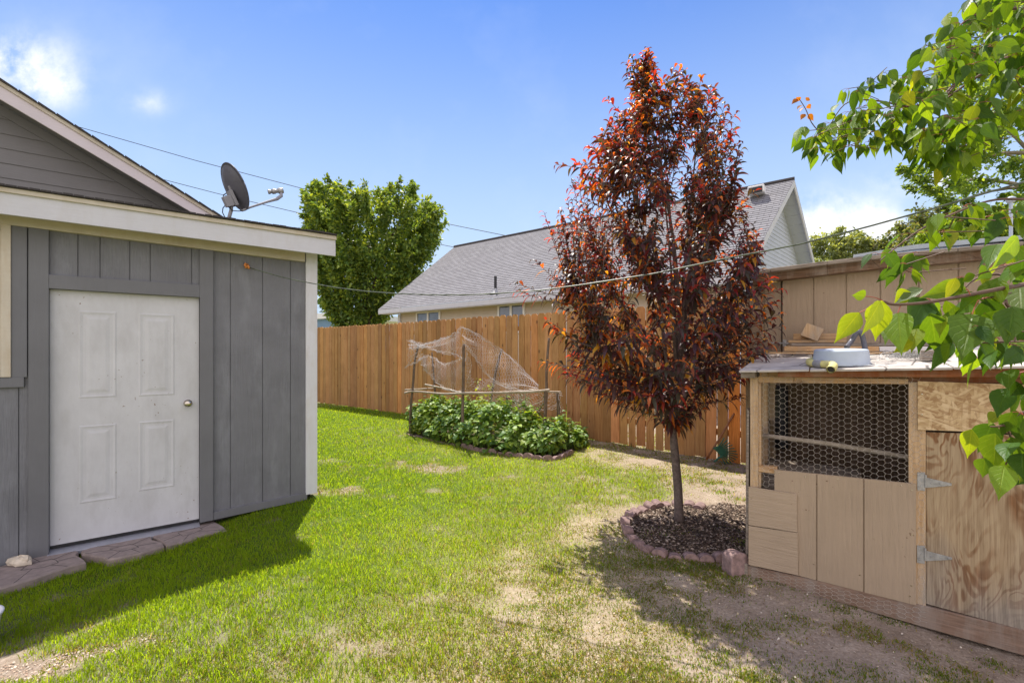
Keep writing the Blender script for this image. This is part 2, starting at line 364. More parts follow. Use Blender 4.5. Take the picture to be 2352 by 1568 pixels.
# ------------------------------------------------------------------ camera, sky, sun
cd = bpy.data.cameras.new('camera'); cam = bpy.data.objects.new('camera', cd); COL.objects.link(cam)
cam.location = (0, 0, EYE); cam.rotation_euler = (math.pi/2, 0, 0)
cd.sensor_width = 36; cd.lens = 16.0; cd.shift_y = 23/2352; cd.clip_start = .05; cd.clip_end = 3000
SC.camera = cam
SUN = unit(V(-.1066, .4596, 1.0))
ELEV = math.asin(SUN[2]); AZ = math.atan2(SUN[0], SUN[1])
w = bpy.data.worlds.new('World'); SC.world = w; w.use_nodes = True; nt = w.node_tree; nt.nodes.clear()
def wn(typ, **kw):
    nd = nt.nodes.new(typ)
    for k, v in kw.items():
        if k in nd.inputs: nd.inputs[k].default_value = v
        else: setattr(nd, k, v)
    return nd
WL = lambda a, b: nt.links.new(a, b)
def wmath(op, a, b=0.0, clamp=False):
    m = wn('ShaderNodeMath', operation=op, use_clamp=clamp)
    for i, v in enumerate((a, b)):
        if isinstance(v, bpy.types.NodeSocket): WL(v, m.inputs[i])
        else: m.inputs[i].default_value = v
    return m.outputs[0]
sky = wn('ShaderNodeTexSky', sky_type='NISHITA'); sky.sun_disc = False; sky.sun_elevation = ELEV; sky.sun_rotation = AZ
sky.air_density = 1.0; sky.dust_density = .6; sky.ozone_density = 2.2; sky.altitude = 800
hs = wn('ShaderNodeHueSaturation', Saturation=SKY_SAT, Value=1.0); WL(sky.outputs[0], hs.inputs['Color'])
tint = wn('ShaderNodeMix', data_type='RGBA', blend_type='MULTIPLY'); tint.inputs[0].default_value = 1; tint.clamp_result = False
WL(hs.outputs[0], tint.inputs[6]); tint.inputs[7].default_value = SKY_TINT+(1,)
gam = wn('ShaderNodeGamma', Gamma=SKY_GAMMA); WL(tint.outputs[2], gam.inputs[0])
# drifting clouds: soft lumps by compass direction, broken up by noise
geo = wn('ShaderNodeTexCoord'); sep = wn('ShaderNodeSeparateXYZ'); WL(geo.outputs['Generated'], sep.inputs[0])
yy = wmath('MAXIMUM', sep.outputs[1], .02); gx = wmath('DIVIDE', sep.outputs[0], yy); gz = wmath('DIVIDE', sep.outputs[2], yy)
cmb = wn('ShaderNodeCombineXYZ'); WL(gx, cmb.inputs[0]); WL(gz, cmb.inputs[1])
nz = wn('ShaderNodeTexNoise', Scale=8.5, Detail=10, Roughness=.62); WL(cmb.outputs[0], nz.inputs['Vector'])
nw = wn('ShaderNodeTexNoise', Scale=2.6, Detail=6, Roughness=.6); WL(cmb.outputs[0], nw.inputs['Vector'])
CLOUDS = [(75, 165, 105, 70, .72), (130, 205, 60, 36, .55), (0, 140, 90, 50, .7), (343, 235, 48, 26, .42), (1880, 500, 60, 55, 1.), (1925, 545, 130, 48, 1.2), (2005, 500, 55, 40, 1.),
          (2010, 560, 110, 36, 1.1), (2115, 418, 100, 26, .8), (2170, 400, 70, 22, .5), (1940, 455, 22, 16, .5), (2050, 265, 40, 25, .4), (1700, 620, 120, 40, .6), (2330, 560, 120, 60, .7)]
tot = None
for cx, cy, rx, ry, s_ in CLOUDS:
    dx = wmath('DIVIDE', wmath('SUBTRACT', gx, (cx-CX)/FL), rx/FL); dy = wmath('DIVIDE', wmath('SUBTRACT', gz, (HY-cy)/FL), ry/FL)
    r2 = wmath('ADD', wmath('MULTIPLY', dx, dx), wmath('MULTIPLY', dy, dy))
    g = wmath('MULTIPLY', wmath('EXPONENT', wmath('MULTIPLY', r2, -1.0)), s_)
    tot = g if tot is None else wmath('ADD', tot, g)
dens = wmath('MULTIPLY', tot, wmath('MAXIMUM', wmath('SUBTRACT', wmath('MULTIPLY', nz.outputs['Fac'], 4.4), 1.62), 0.), True)
veil = wmath('MULTIPLY', wmath('MAXIMUM', wmath('SUBTRACT', nw.outputs['Fac'], .5), 0), .35)
dens = wmath('ADD', dens, veil, True)
# hazier towards the horizon
hz_ = wn('ShaderNodeMapRange', clamp=True); hz_.inputs['From Min'].default_value = .66; hz_.inputs['From Max'].default_value = .17; WL(sep.outputs[2], hz_.inputs['Value'])
hmix = wn('ShaderNodeMix', data_type='RGBA'); hmix.clamp_result = False; WL(hz_.outputs[0], hmix.inputs[0]); WL(gam.outputs[0], hmix.inputs[6]); hmix.inputs[7].default_value = HAZE_COL+(1,)
# bright fill light added to the unseen sky behind the camera, patchy like cloud
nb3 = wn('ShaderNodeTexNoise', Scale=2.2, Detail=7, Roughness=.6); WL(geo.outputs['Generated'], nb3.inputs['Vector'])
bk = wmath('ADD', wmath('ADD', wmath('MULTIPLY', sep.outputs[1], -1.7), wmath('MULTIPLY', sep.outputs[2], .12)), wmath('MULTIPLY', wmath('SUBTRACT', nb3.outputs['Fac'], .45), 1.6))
bk = wmath('MULTIPLY', bk, BACK_FILL, True)
cmix = wn('ShaderNodeMix', data_type='RGBA'); WL(dens, cmix.inputs[0]); WL(hmix.outputs[2], cmix.inputs[6])
cmix.inputs[7].default_value = CLOUD_COL+(1,); cmix.clamp_result = False
cm2 = wn('ShaderNodeMix', data_type='RGBA'); cm2.clamp_result = False; WL(bk, cm2.inputs[0]); WL(cmix.outputs[2], cm2.inputs[6]); cm2.inputs[7].default_value = BACK_FILL_COL+(1,)
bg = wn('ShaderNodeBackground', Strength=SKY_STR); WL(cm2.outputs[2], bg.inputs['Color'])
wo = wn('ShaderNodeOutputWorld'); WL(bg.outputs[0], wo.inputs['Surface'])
sl = bpy.data.lights.new('sun', 'SUN'); sl.energy = SUN_STR; sl.angle = math.radians(.53); sl.color = (1, .94, .85)
so = bpy.data.objects.new('sun', sl); COL.objects.link(so)
so.rotation_euler = Vector(SUN).to_track_quat('Z', 'Y').to_euler(); so.location = tuple(SUN*30)
SC.view_settings.view_transform = 'Standard'; SC.view_settings.look = 'None'; SC.view_settings.exposure = EXPO; SC.view_settings.gamma = 1
SC.cycles.max_bounces = 8; SC.cycles.transparent_max_bounces = 8; SC.cycles.transmission_bounces = 6; SC.cycles.use_denoising = True

# ------------------------------------------------------------------ ground and grass
def vnoise(x, y, cell, seed):
    r = np.random.default_rng(seed).random((256, 256)); fx, fy = x/cell, y/cell
    ix, iy = np.floor(fx).astype(int), np.floor(fy).astype(int); tx, ty = fx-ix, fy-iy
    tx = tx*tx*(3-2*tx); ty = ty*ty*(3-2*ty); g = lambda a, b: r[a % 256, b % 256]
    return (g(ix, iy)*(1-tx)+g(ix+1, iy)*tx)*(1-ty)+(g(ix, iy+1)*(1-tx)+g(ix+1, iy+1)*tx)*ty
def fbm(x, y, cell, seed, o=4):
    s = 0; a = 1; t = 0
    for i in range(o): s = s+a*vnoise(x, y, cell/2**i, seed+i); t += a; a *= .55
    return s/t
def sig(x): return 1/(1+np.exp(-np.clip(x, -30, 30)))
RING = [(1607, 1167), (1581, 1160), (1548, 1159), (1528, 1160), (1506, 1162), (1484, 1169), (1464, 1176), (1451, 1182), (1442, 1190), (1436, 1200), (1437, 1211), (1441, 1224), (1452, 1237), (1467, 1249),
        (1486, 1262), (1512, 1271), (1542, 1277), (1577, 1280), (1616, 1282), (1651, 1284), (1690, 1284)]
RINGW = np.array([onz(x, y)[:2] for x, y in RING])
MULCH = np.vstack([RINGW, [onz(1735, 1270)[:2], onz(1750, 1200)[:2], onz(1720, 1165)[:2], onz(1660, 1155)[:2]]])
BEDF = [(940, 998), (975, 1006), (1010, 1015), (1060, 1027), (1110, 1038), (1165, 1046), (1199, 1050), (1225, 1054), (1245, 1057), (1264, 1057), (1283, 1054), (1297, 1048), (1308, 1041)]
BEDW = np.array([onz(x, y)[:2] for x, y in BEDF])
BED = np.vstack([BEDW, [BEDW[-1]+V(.35, .75)], [BEDW[0]+V(.9, 1.2)], [BEDW[0]+V(.2, .5)]])
def inside(x, y, poly):
    r = np.zeros(x.shape, bool); n = len(poly)
    for i in range(n):
        x1, y1 = poly[i]; x2, y2 = poly[(i+1) % n]
        c = ((y1 > y) != (y2 > y)) & (x < (x2-x1)*(y-y1)/((y2-y1) if y2 != y1 else 1e-9)+x1); r ^= c
    return r
BLOBS = [(800, 1085, 60, 16, .5), (770, 1130, 70, 14, .9), (745, 1062, 40, 10, .5), (1000, 1078, 46, 10, 1.5), (905, 1068, 40, 9, .7), (1010, 1130, 30, 9, .6), (1180, 1095, 50, 9, .35), (60, 1520, 110, 36, 1.7), (200, 1495, 90, 16, 1.3), (330, 1475, 70, 14, .9), (880, 1490, 150, 26, .65), (1140, 1440, 100, 36, .65), (560, 1540, 160, 40, .6), (1000, 1380, 90, 14, .35)]
def cover(x, y):
    """how the yard lies: (lush lawn, dry straw, bare) at world x, y"""
    y_ = np.maximum(y, .9); px = CX+FL*x/y_; py = HY+FL*EYE/y_
    edge = np.interp(py, [930, 1005, 1030, 1075, 1120, 1160, 1200, 1250, 1320, 1400, 1480, 1568, 1900], [1420, 1330, 1290, 1400, 1440, 1370, 1310, 1235, 1180, 1150, 1090, 960, 700])
    wv = (fbm(x, y, .8, 3)-.5); f = fbm(x, y, .22, 31, 3)-.5
    lush = sig((edge-px+wv*420+f*220)/38)
    bare = np.zeros_like(x)
    for cx, cy, rx, ry, s in BLOBS: bare = np.maximum(bare, s*np.exp(-((px-cx)/rx)**2-((py-cy)/ry)**2))
    bare = np.clip((bare+f*1.6-.25)*1.6, 0, 1)
    strawy = np.clip(sig((px-edge+300+wv*260)/110)*(.35+.9*(fbm(x, y, .35, 50)))+bare*.5, 0, 1)*sig((1490-px+wv*100)/110)
    # thin dry stretch down the middle foreground
    near = sig((py-1370+wv*160)/45)
    lush = lush*(1-.55*near)
    return lush*(1-bare), strawy, bare
xs = np.unique(np.concatenate([np.arange(-6, 6, .05), np.linspace(-14, 14, 57), [-1500, -400, -120, -50, -25, 25, 50, 120, 400, 1500]]))
ys = np.unique(np.concatenate([np.arange(1.0, 9, .05), np.linspace(-4, 22, 53), [-200, -50, -15, 30, 50, 90, 200, 600, 2500]]))
gx_, gy_ = np.meshgrid(xs, ys); X, Y_ = gx_.ravel(), gy_.ravel()
lu, st, ba = cover(X, Y_); nearm = (np.abs(X) < 8) & (Y_ > .5) & (Y_ < 13)
mul = inside(X, Y_, MULCH) | inside(X, Y_, BED)
def ss(t): t = np.clip(t, 0, 1); return t*t*(3-2*t)
def dip(x, y): return -.115*ss((-x-1.95)/1.1)*ss((5.2-y)/1.2)-.075*ss((x-1.75)/.9)*ss((3.2-y)/.6)
def hgt(x, y):
    l_, s_, b_ = cover(x, y)
    return np.where((np.abs(x) < 6) & (y > 1) & (y < 9), (fbm(x, y, .5, 77)-.5)*.035+(fbm(x, y, .13, 80, 3)-.5)*.022*(1-l_), 0.)+dip(x, y)
Z = hgt(X, Y_)
cols = np.stack([np.clip(lu*1.1, 0, 1), np.clip(st*.55, 0, 1)*(1-ba), mul*.85], 1); cols[~nearm] = (.75, .3, 0)
shade_shed = 0
nx, ny = len(xs), len(ys); ii = np.arange(nx*ny).reshape(ny, nx)
fc = np.stack([ii[:-1, :-1].ravel(), ii[:-1, 1:].ravel(), ii[1:, 1:].ravel(), ii[1:, :-1].ravel()], 1)
gr = obj('ground', (np.stack([X, Y_, Z], 1), fc, cols), M['soil'], smooth=True, kind='structure')

PAV1 = [(-60, 1340), (-40, 1300), (0, 1300), (72, 1279), (141, 1265), (173, 1261), (181, 1267), (173, 1273), (195, 1283), (200, 1289), (138, 1306), (82, 1325), (0, 1350)]
PAV2 = [(186, 1264), (214, 1254), (314, 1236), (346, 1231), (351, 1238), (371, 1244), (378, 1252), (324, 1268), (277, 1279), (245, 1284), (234, 1277), (188, 1272)]
PAV3 = [(352, 1230), (358, 1224), (420, 1209), (470, 1198), (487, 1194), (496, 1198), (511, 1206), (523, 1216), (458, 1231), (420, 1243), (382, 1252), (372, 1243)]
PAVW = [np.array([onz(x, y, -.058)[:2] for x, y in p_]) for p_ in (PAV1, PAV2, PAV3)]
SHED = Face((-2.06, 4.82), (.795, .607)); COOPD = unit(V(.8066, -.5911, 0))
COOP = Face((1.625, 3.15), COOPD[:2])
def blades(n, ydist, accept, hmin, hmax, wid, colf, seed, xr=(-6.5, 6), lean=.5):
    r = np.random.default_rng(seed); y = ydist(r, n); x = (r.random(n)*2-1)*(y*1.22+.4)
    k = (x > xr[0]) & (x < xr[1]) & accept(x, y, r); x, y = x[k], y[k]; n = len(x)
    # no blades under the shed, the coop or in the beds
    us = (x-SHED.o[0])*SHED.d[0]+(y-SHED.o[1])*SHED.d[1]; ws = (x-SHED.o[0])*SHED.n[0]+(y-SHED.o[1])*SHED.n[1]
    uc = (x-COOP.o[0])*COOP.d[0]+(y-COOP.o[1])*COOP.d[1]; wc = (x-COOP.o[0])*COOP.n[0]+(y-COOP.o[1])*COOP.n[1]
    k = ~((us < .02) & (ws < .02)) & ~((uc > -.03) & (wc < .06)); k &= ~((us > -3.2) & (us < -.9) & (ws < .06))
    for pv in PAVW: k &= ~inside(x, y, pv)
    x, y = x[k], y[k]; n = len(x)
    sc = np.maximum(1, y/3.4)**.65; h = r.uniform(hmin, hmax, n)*(.3+.8*fbm(x, y, .3, 60, 3)+.75*vnoise(x, y, .07, 66)); wdt = wid*sc*r.uniform(.7, 1.3, n)
    a = r.random(n)*2*np.pi; sx, sy = np.cos(a), np.sin(a); la = r.random(n)*2*np.pi; lm = r.random(n)*lean*h+.2*h*lean
    lx, ly = np.cos(la)*lm, np.sin(la)*lm; z0 = hgt(x, y)-.004
    P = np.zeros((n, 5, 3)); S = np.stack([sx*wdt/2, sy*wdt/2, 0*x], 1); B = np.stack([x, y, z0], 1)
    Mi = B+np.stack([lx*.35, ly*.35, h*.6], 1); T = B+np.stack([lx, ly, h*(1-.25*(lm/h))], 1)
    P[:, 0] = B-S; P[:, 1] = B+S; P[:, 2] = Mi+S*.8; P[:, 3] = Mi-S*.8; P[:, 4] = T
    b = np.arange(n)[:, None]*5
    F4 = b+np.array([[0, 1, 2]]); F5 = b+np.array([[0, 2, 3]]); F6 = b+np.array([[3, 2, 4]])
    c = np.repeat(colf(x, y, r, n), 5, 0)
    return P.reshape(-1, 3), np.vstack([F4, F5, F6]), c
def lawncol(x, y, r, n):
    l_, s_, b_ = cover(x, y); g1, g2 = V(.24, .41, .02), V(.46, .61, .045); dry = V(.46, .40, .24)
    t = np.clip(fbm(x, y, .9, 90)*.7+r.random(n)*.5-.1, 0, 1)[:, None]; c = g1*(1-t)+g2*t
    d = (r.random(n) < .035+.4*s_*(1-.5*l_)+.2*b_)[:, None]; c = np.where(d, dry*r.uniform(.6, 1.15, (n, 1)), c)
    return c*r.uniform(.75, 1.2, (n, 1))
yd = lambda r, n: 1.35+(13.5-1.35)*r.random(n)**1.9
g = blades(int(760000*GD), yd, lambda x, y, r: r.random(len(x)) < np.clip(cover(x, y)[0]*1.25, 0, 1)*(~inside(x, y, MULCH))*(~inside(x, y, BED)), .018, .052, .0036, lawncol, 5, lean=.75)
obj('lawn_grass', g, M['grass'], kind='stuff', label='short bright green lawn grass spreading from the shed to the fence', cat='grass')
def weedcol(x, y, r, n):
    t = r.random((n, 1)); c = V(.19, .30, .04)*(1-t)+V(.36, .44, .08)*t
    d = (r.random(n) < .38)[:, None]; return np.where(d, V(.42, .34, .17)*r.uniform(.6, 1.2, (n, 1)), c)
def weeds_ok(x, y, r):
    l_, s_, b_ = cover(x, y); px = CX+FL*x/y; py = HY+FL*EYE/y
    cl = fbm(x, y, .28, 120, 3); cl2 = fbm(x, y, 1.1, 130, 2)
    west = sig((1560-px+(cl2-.5)*500)/70); p = np.clip((cl-.5+.12*west)*5+(cl2-.45)*1.8+.1, 0, 1)*(1-.8*l_)*(.8+.15*west)
    p = np.maximum(p, .3*np.clip((1-l_), 0, 1)*west*(cl > .36))
    p = np.where(inside(x, y, MULCH), np.clip((cl-.62)*4, 0, .35), p)
    return (r.random(len(x)) < p) & ~inside(x, y, BED) & (x < 3.4)
g = blades(int(760000*GD), lambda r, n: 1.35+(8.6-1.35)*r.random(n)**1.6, weeds_ok, .008, .026, .0046, weedcol, 6, (-3, 3.6), 1.1)
obj('sparse_weeds', g, M['grass'], kind='stuff', label='thin patchy weeds and dry turf over the bare soil by the coop', cat='weeds')
# taller tufts along the lawn/soil seam, at the foot of the walls and at the fence
TUFT = [onz(x, y) for x, y in ((480, 1196), (455, 1190), (500, 1185), (337, 1232), (330, 1226), (205, 1290), (188, 1262), (1688, 1330), (1700, 1322), (1560, 1300), (1540, 1296), (1510, 1290), (1480, 1300), (1625, 1300), (1640, 1298), (1700, 1245), (1600, 1100), (1640, 1110), (1380, 1010), (1330, 1008), (1450, 1025), (1660, 1130), (1700, 1150), (1690, 1360), (1500, 1230), (1820, 1420), (1760, 1440), (1900, 1350), (1960, 1380), (2050, 1410), (1800, 1345), (1745, 1330))]
def tuftpts(seed):
    r = np.random.default_rng(seed); pts = np.array(TUFT); k = r.integers(0, len(pts), 26000); s = .075*np.maximum(1, pts[k, 1]/4)*(.5+rq.random(len(pts))[k])
    return pts[k, 0]+r.normal(0, 1, 26000)*s, pts[k, 1]+r.normal(0, 1, 26000)*s*.7
rq = np.random.default_rng(31)
while len(TUFT) < 150:
    p_ = onz(rq.uniform(1180, 2300), rq.uniform(1230, 1640))
    us_ = (p_[0]-COOP.o[0])*COOP.n[0]+(p_[1]-COOP.o[1])*COOP.n[1]
    if (us_ > .08 or p_[0] < 1.5) and not inside(p_[:1], p_[1:2], MULCH)[0] and fbm(p_[:1], p_[1:2], .5, 140, 2)[0] > .42: TUFT.append(p_)
tx_, ty_ = tuftpts(3)
class _R: pass
def tufts():
    r = np.random.default_rng(9); n = len(tx_); h = r.uniform(.006, .03, n)*np.maximum(.7, ty_/4); a = r.random(n)*6.28; la = r.random(n)*6.28; lm = r.random(n)*.55*h
    S = np.stack([np.cos(a), np.sin(a), 0*a], 1)*.0024*np.maximum(1, ty_/3.5)[:, None]; B = np.stack([tx_, ty_, hgt(tx_, ty_)-.003], 1)
    Mi = B+np.stack([np.cos(la)*lm*.3, np.sin(la)*lm*.3, h*.6], 1); T = B+np.stack([np.cos(la)*lm, np.sin(la)*lm, h], 1)
    P = np.stack([B-S, B+S, Mi+S*.8, Mi-S*.8, T], 1).reshape(-1, 3); b = np.arange(n)[:, None]*5
    return P, np.vstack([b+np.array([[0, 1, 2]]), b+np.array([[0, 2, 3]]), b+np.array([[3, 2, 4]])]), np.repeat(np.where(r.random((n, 1)) < .25, V(.45, .38, .2), V(.2, .31, .06))*r.uniform(.6, 1.4, (n, 1)), 5, 0)
obj('weed_tufts', tufts(), M['grass'], kind='stuff', label='taller grassy tufts along the edging blocks, coop foot and shed sill', cat='weeds')
def chips(n, poly, size, palette, seed, accept=None, zoff=.004):
    r = np.random.default_rng(seed); lo, hi = poly.min(0), poly.max(0); p = r.random((n, 2))*(hi-lo)+lo
    k = inside(p[:, 0], p[:, 1], poly)
    if accept is not None: k &= accept(p[:, 0], p[:, 1], r)
    p = p[k]; n = len(p); s = r.uniform(.4, 1.3, n)*size; a = r.random(n)*6.28; e = r.uniform(.35, .9, n)
    ax = np.stack([np.cos(a), np.sin(a), r.normal(0, .35, n)], 1)*s[:, None]; bx = np.stack([-np.sin(a), np.cos(a), r.normal(0, .35, n)], 1)*(s*e)[:, None]
    c = np.stack([p[:, 0], p[:, 1], hgt(p[:, 0], p[:, 1])+zoff+.3*s], 1); up = np.zeros((n, 3)); up[:, 2] = s*.35
    P = np.stack([c-ax, c-bx, c+ax*.9, c+bx, c+up], 1).reshape(-1, 3); b = np.arange(n)[:, None]*5
    F_ = np.vstack([b+np.array([q]) for q in ([0, 1, 4], [1, 2, 4], [2, 3, 4], [3, 0, 4])])
    pal = np.array(palette); return P, F_, np.repeat(pal[r.integers(0, len(pal), n)]*r.uniform(.7, 1.25, (n, 1)), 5, 0)
obj('bark_mulch', chips(9000, MULCH, .013, [(.05, .034, .025), (.09, .06, .045), (.17, .125, .095), (.36, .29, .23), (.04, .03, .024), (.24, .18, .13)], 4), M['litter'], kind='stuff', label='dark bark mulch and dry leaf litter inside the tree ring', cat='mulch')
BARE = np.array([onz(1150, 1050)[:2], onz(1320, 1020)[:2], onz(1800, 1060)[:2], (3.4, 2.0), (2.9, 1.3), (-.9, 1.3), (-.3, 2.4), (.4, 3.2)])
obj('soil_litter', chips(15000, BARE, .0058, [(.45, .36, .26), (.3, .22, .15), (.62, .54, .43), (.16, .11, .08), (.4, .33, .2)], 8, lambda x, y, r: (r.random(len(x)) < 1.-cover(x, y)[0]) & ~inside(x, y, MULCH)), M['litter'], kind='stuff', label='small pebbles, crumbs of soil and dry leaves strewn on the bare ground', cat='litter')
LEFTB = np.array([onz(-40, 1500)[:2], onz(300, 1450)[:2], onz(460, 1480)[:2], onz(300, 1568)[:2], onz(-60, 1600)[:2]])
obj('dirt_crumbs', chips(2200, LEFTB, .006, [(.45, .33, .24), (.3, .2, .14), (.6, .52, .42)], 18, lambda x, y, r: r.random(len(x)) < cover(x, y)[2]), M['litter'], kind='stuff', label='crumbs and chips on the bare brown patch at the lower left', cat='litter')
# fallen leaves lying on the lawn
r_ = RNG
# ------------------------------------------------------------------ grey shed with the white door
T = thing('garden_shed', 'grey painted wooden shed with white fascia and white four-panel door', 'shed', SHED.o, SHED.rot)
S = SHED
def siding(F, name, u0, u1, zb, ztop, cuts, w, mat, parent, gap=.007, th=.012, tint=None):
    """grooved panel: boards between the groove positions over a backing"""
    mb = MB(); cs = sorted([u0]+[c for c in cuts if u0 < c < u1]+[u1])
    zt = ztop if callable(ztop) else (lambda u: ztop)
    zl = zb if callable(zb) else (lambda u: zb)
    for a, b in zip(cs[:-1], cs[1:]):
        a2 = a+(gap/2 if a > u0 else 0); b2 = b-(gap/2 if b < u1 else 0)
        c = tuple([random.uniform(.95, 1.04)]*3)
        mb.prism([F.pt(a2, zl(a2), w), F.pt(b2, zl(b2), w), F.pt(b2, zt(b2), w), F.pt(a2, zt(a2), w)], -F.n*th, c)
    mb.prism([F.pt(u0, zl(u0)+.002, w-th+.001), F.pt(u1, zl(u1)+.002, w-th+.001), F.pt(u1, zt(u1)-.002, w-th+.001), F.pt(u0, zt(u0)-.002, w-th+.001)], -F.n*.02, (.75, .75, .75))
    return obj(name, mb, mat, parent)
uof = lambda F, x, w=0.: F.hit(x, 807, w)[0]
zof = lambda F, x, y, w=0.: F.hit(x, y, w)[1]
LEFTU = -5.2
ztop = 2.62
cutsR = [uof(S, x) for x in (529, 603, 667)]
siding(S, 'wall_panel', uof(S, 488), uof(S, 704), .02, ztop, cutsR, 0, M['siding'], T)
siding(S, 'wall_panel', uof(S, 108), uof(S, 463), zof(S, 113, 655), ztop, [uof(S, x) for x in (179, 230, 298, 345, 440)], 0, M['siding'], T)
siding(S, 'wall_panel', LEFTU, uof(S, 70), -.1, ztop, [uof(S, x) for x in (43, -60, -160)]+[-2.9, -3.4, -3.9], 0, M['siding'], T)
def upright(x0, x1, y0, y1, w1, nm, mat, w0=-.02):
    u0, u1 = uof(S, x0, w1), uof(S, x1, w1); mb = MB().fbox(S, u0, u1, y1, y0, w0, w1); return obj(nm, mb, mat, T, bevel=.003)
upright(65, 112, 2.6, zof(S, 90, 1279, .03), .03, 'door_trim', M['trim'])
upright(459, 490, 2.6, zof(S, 475, 1197, .03), .03, 'door_trim', M['trim'])
obj('door_trim', MB().slab(S, [(111, 662), (459, 683), (459, 654), (111, 630)], -.02, .026), M['trim'], T, bevel=.003)
# reveal + weatherstrip round the door
rv = MB(); du0, du1 = uof(S, 113, -.03), uof(S, 457, -.03)
dzt, dzb = zof(S, 113, 664, -.03), zof(S, 118, 1253, -.03)
rv.fbox(S, du0-.035, du0-.004, dzb-.03, dzt+.03, -.09, .012); rv.fbox(S, du1+.004, du1+.04, dzb-.03, dzt+.03, -.09, .012); rv.fbox(S, du0-.004, du1+.004, dzt+.004, dzt+.03, -.09, .01)
obj('door_jamb', rv, M['trim'], T)
D = MB().fbox(S, du0, du1, dzb, dzt, -.075, -.03)
def panel(x0, x1, yt0, yb0):
    u0, u1 = uof(S, x0, -.03), uof(S, x1, -.03); zt, zb = zof(S, x0, yt0, -.03), zof(S, x0, yb0, -.03)
    def ring(a, b, wa, wb):
        o = [(u0+a, zb+a), (u1-a, zb+a), (u1-a, zt-a), (u0+a, zt-a)]; i = [(u0+b, zb+b), (u1-b, zb+b), (u1-b, zt-b), (u0+b, zt-b)]
        for k in range(4):
            j = (k+1) % 4; D.add([S.pt(*o[k], wa), S.pt(*o[j], wa), S.pt(*i[j], wb), S.pt(*i[k], wb)], [(0, 1, 2, 3)])
    ring(0, .01, -.0295, -.0262); ring(.01, .026, -.0262, -.0294); ring(.045, .07, -.0295, -.0252)
    D.add([S.pt(u0+.07, zb+.07, -.0252), S.pt(u1-.07, zb+.07, -.0252), S.pt(u1-.07, zt-.07, -.0252), S.pt(u0+.07, zt-.07, -.0252)], [(0, 1, 2, 3)])
for a in ((180, 268, 713, 915), (318, 401, 719, 910), (181, 268, 978, 1157), (318, 401, 968, 1128)): panel(*a)
door = obj('door', D, M['door'], T, label='white four-panel door with scuffed foot')
kp = S.P(431.5, 925.6, -.03); kn = MB().lathe(kp, S.n, [(-.0, .033), (.006, .033), (.008, .014), (.03, .012), (.036, .024), (.05, .029), (.062, .026), (.066, .01), (.067, .0)], 24)
obj('door_knob', kn, M['steel'], door, smooth=True)
obj('bottom_sweep', MB().fbox(S, du0, du1, dzb-.022, dzb-.002, -.06, -.026), M['black'], door)
obj('threshold', MB().prism([S.pt(du0-.003, dzb-.022, -.07), S.pt(du1+.004, dzb-.022, -.07), S.pt(du1+.004, dzb-.05, .05), S.pt(du0-.003, dzb-.05, .05)], V(0, 0, -.03)), M['sill'], T, bevel=.002)
obj('skirt_board', MB().slab(S, [(490, 1176), (706, 1131), (706, 1147), (490, 1194)], -.02, .022), M['trim'], T, bevel=.003)
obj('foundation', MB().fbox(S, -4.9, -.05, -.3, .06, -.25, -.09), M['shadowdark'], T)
# right hand corner board: front leaf and return
cu0, cu1 = uof(S, 703, .025), uof(S, 729, .025)
czb = zof(S, 715, 1134, .025)
cb = MB().fbox(S, cu0, cu1, czb, 2.49, -.02, .025); cb.fbox(S, cu1-.02, cu1+.001, czb, 2.6, -.16, -.022)
obj('corner_board', cb, M['white_v'], T, bevel=.003)
# side wall, back wall
sw = MB().fbox(S, cu1-.05, cu1-.02, .08, 2.6, -2.6, -.05); obj('side_wall', sw, M['siding'], T)
obj('back_wall', MB().fbox(S, -5.2, cu1-.05, .08, 2.6, -2.63, -2.6), M['siding'], T)
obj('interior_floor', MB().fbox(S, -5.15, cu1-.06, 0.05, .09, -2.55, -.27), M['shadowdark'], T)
# frieze and fascia
fz = MB().slab(S, [(-520, 448), (701, 601), (701, 566), (-520, 380)], -.01, .045)
obj('frieze_board', fz, M['cream'], T, bevel=.003)
obj('frieze_end', MB().slab(S, [(703, 601.5), (729, 604), (729, 575), (703, 572)], -.01, .027), M['white_v'], T)
fa = MB().slab(S, [(-700, 402), (771, 588.5), (771, 549.5), (-700, 336)], .225, .25)
fc_ = obj('fascia_board', fa, M['white'], T, bevel=.003)
obj('drip_trim', MB().slab(S, [(-700, 338), (773, 551), (773, 541.5), (-700, 324)], .226, .268), M['cream'], T, bevel=.002)
# soffit + rafters tails
zs = lambda x: S.hit(x, np.interp(x, [-700, 771], [395, 583]), .225)
sf = MB(); ua, za = zs(-700); ub, zb_ = zs(770)
sf.prism([S.pt(ua, za+.03, .224), S.pt(ub, zb_+.035, .224), S.pt(ub, zb_+.035, -.02), S.pt(ua, za+.03, -.02)], V(0, 0, .015)); obj('soffit', sf, M['cream'], T)
u_a, z_a = S.hit(-700, 323, .275); u_b, z_b = S.hit(774, 541, .275)
rf = MB(); rf.prism([S.pt(u_a, z_a-.004, .278), S.pt(u_b, z_b-.004, .278), S.pt(u_b, z_b+.008, .278), S.pt(u_a, z_a+.008, .278)], -S.n*3.0)
un = np.linspace(u_a, u_b, 60)
for a, b in zip(un[:-1], un[1:]):      # ragged shingle edge
    za2 = np.interp(a, [u_a, u_b], [z_a, z_b])+.008; j = random.uniform(0, .012)
    rf.prism([S.pt(a, za2-.006, .285+j), S.pt(b-.004, za2-.006, .285+j), S.pt(b-.004, za2+.004+j*.4, .285+j), S.pt(a, za2+.004+j*.4, .285+j)], -S.n*.2)
obj('roof', rf, M['shingle_dark'], T)
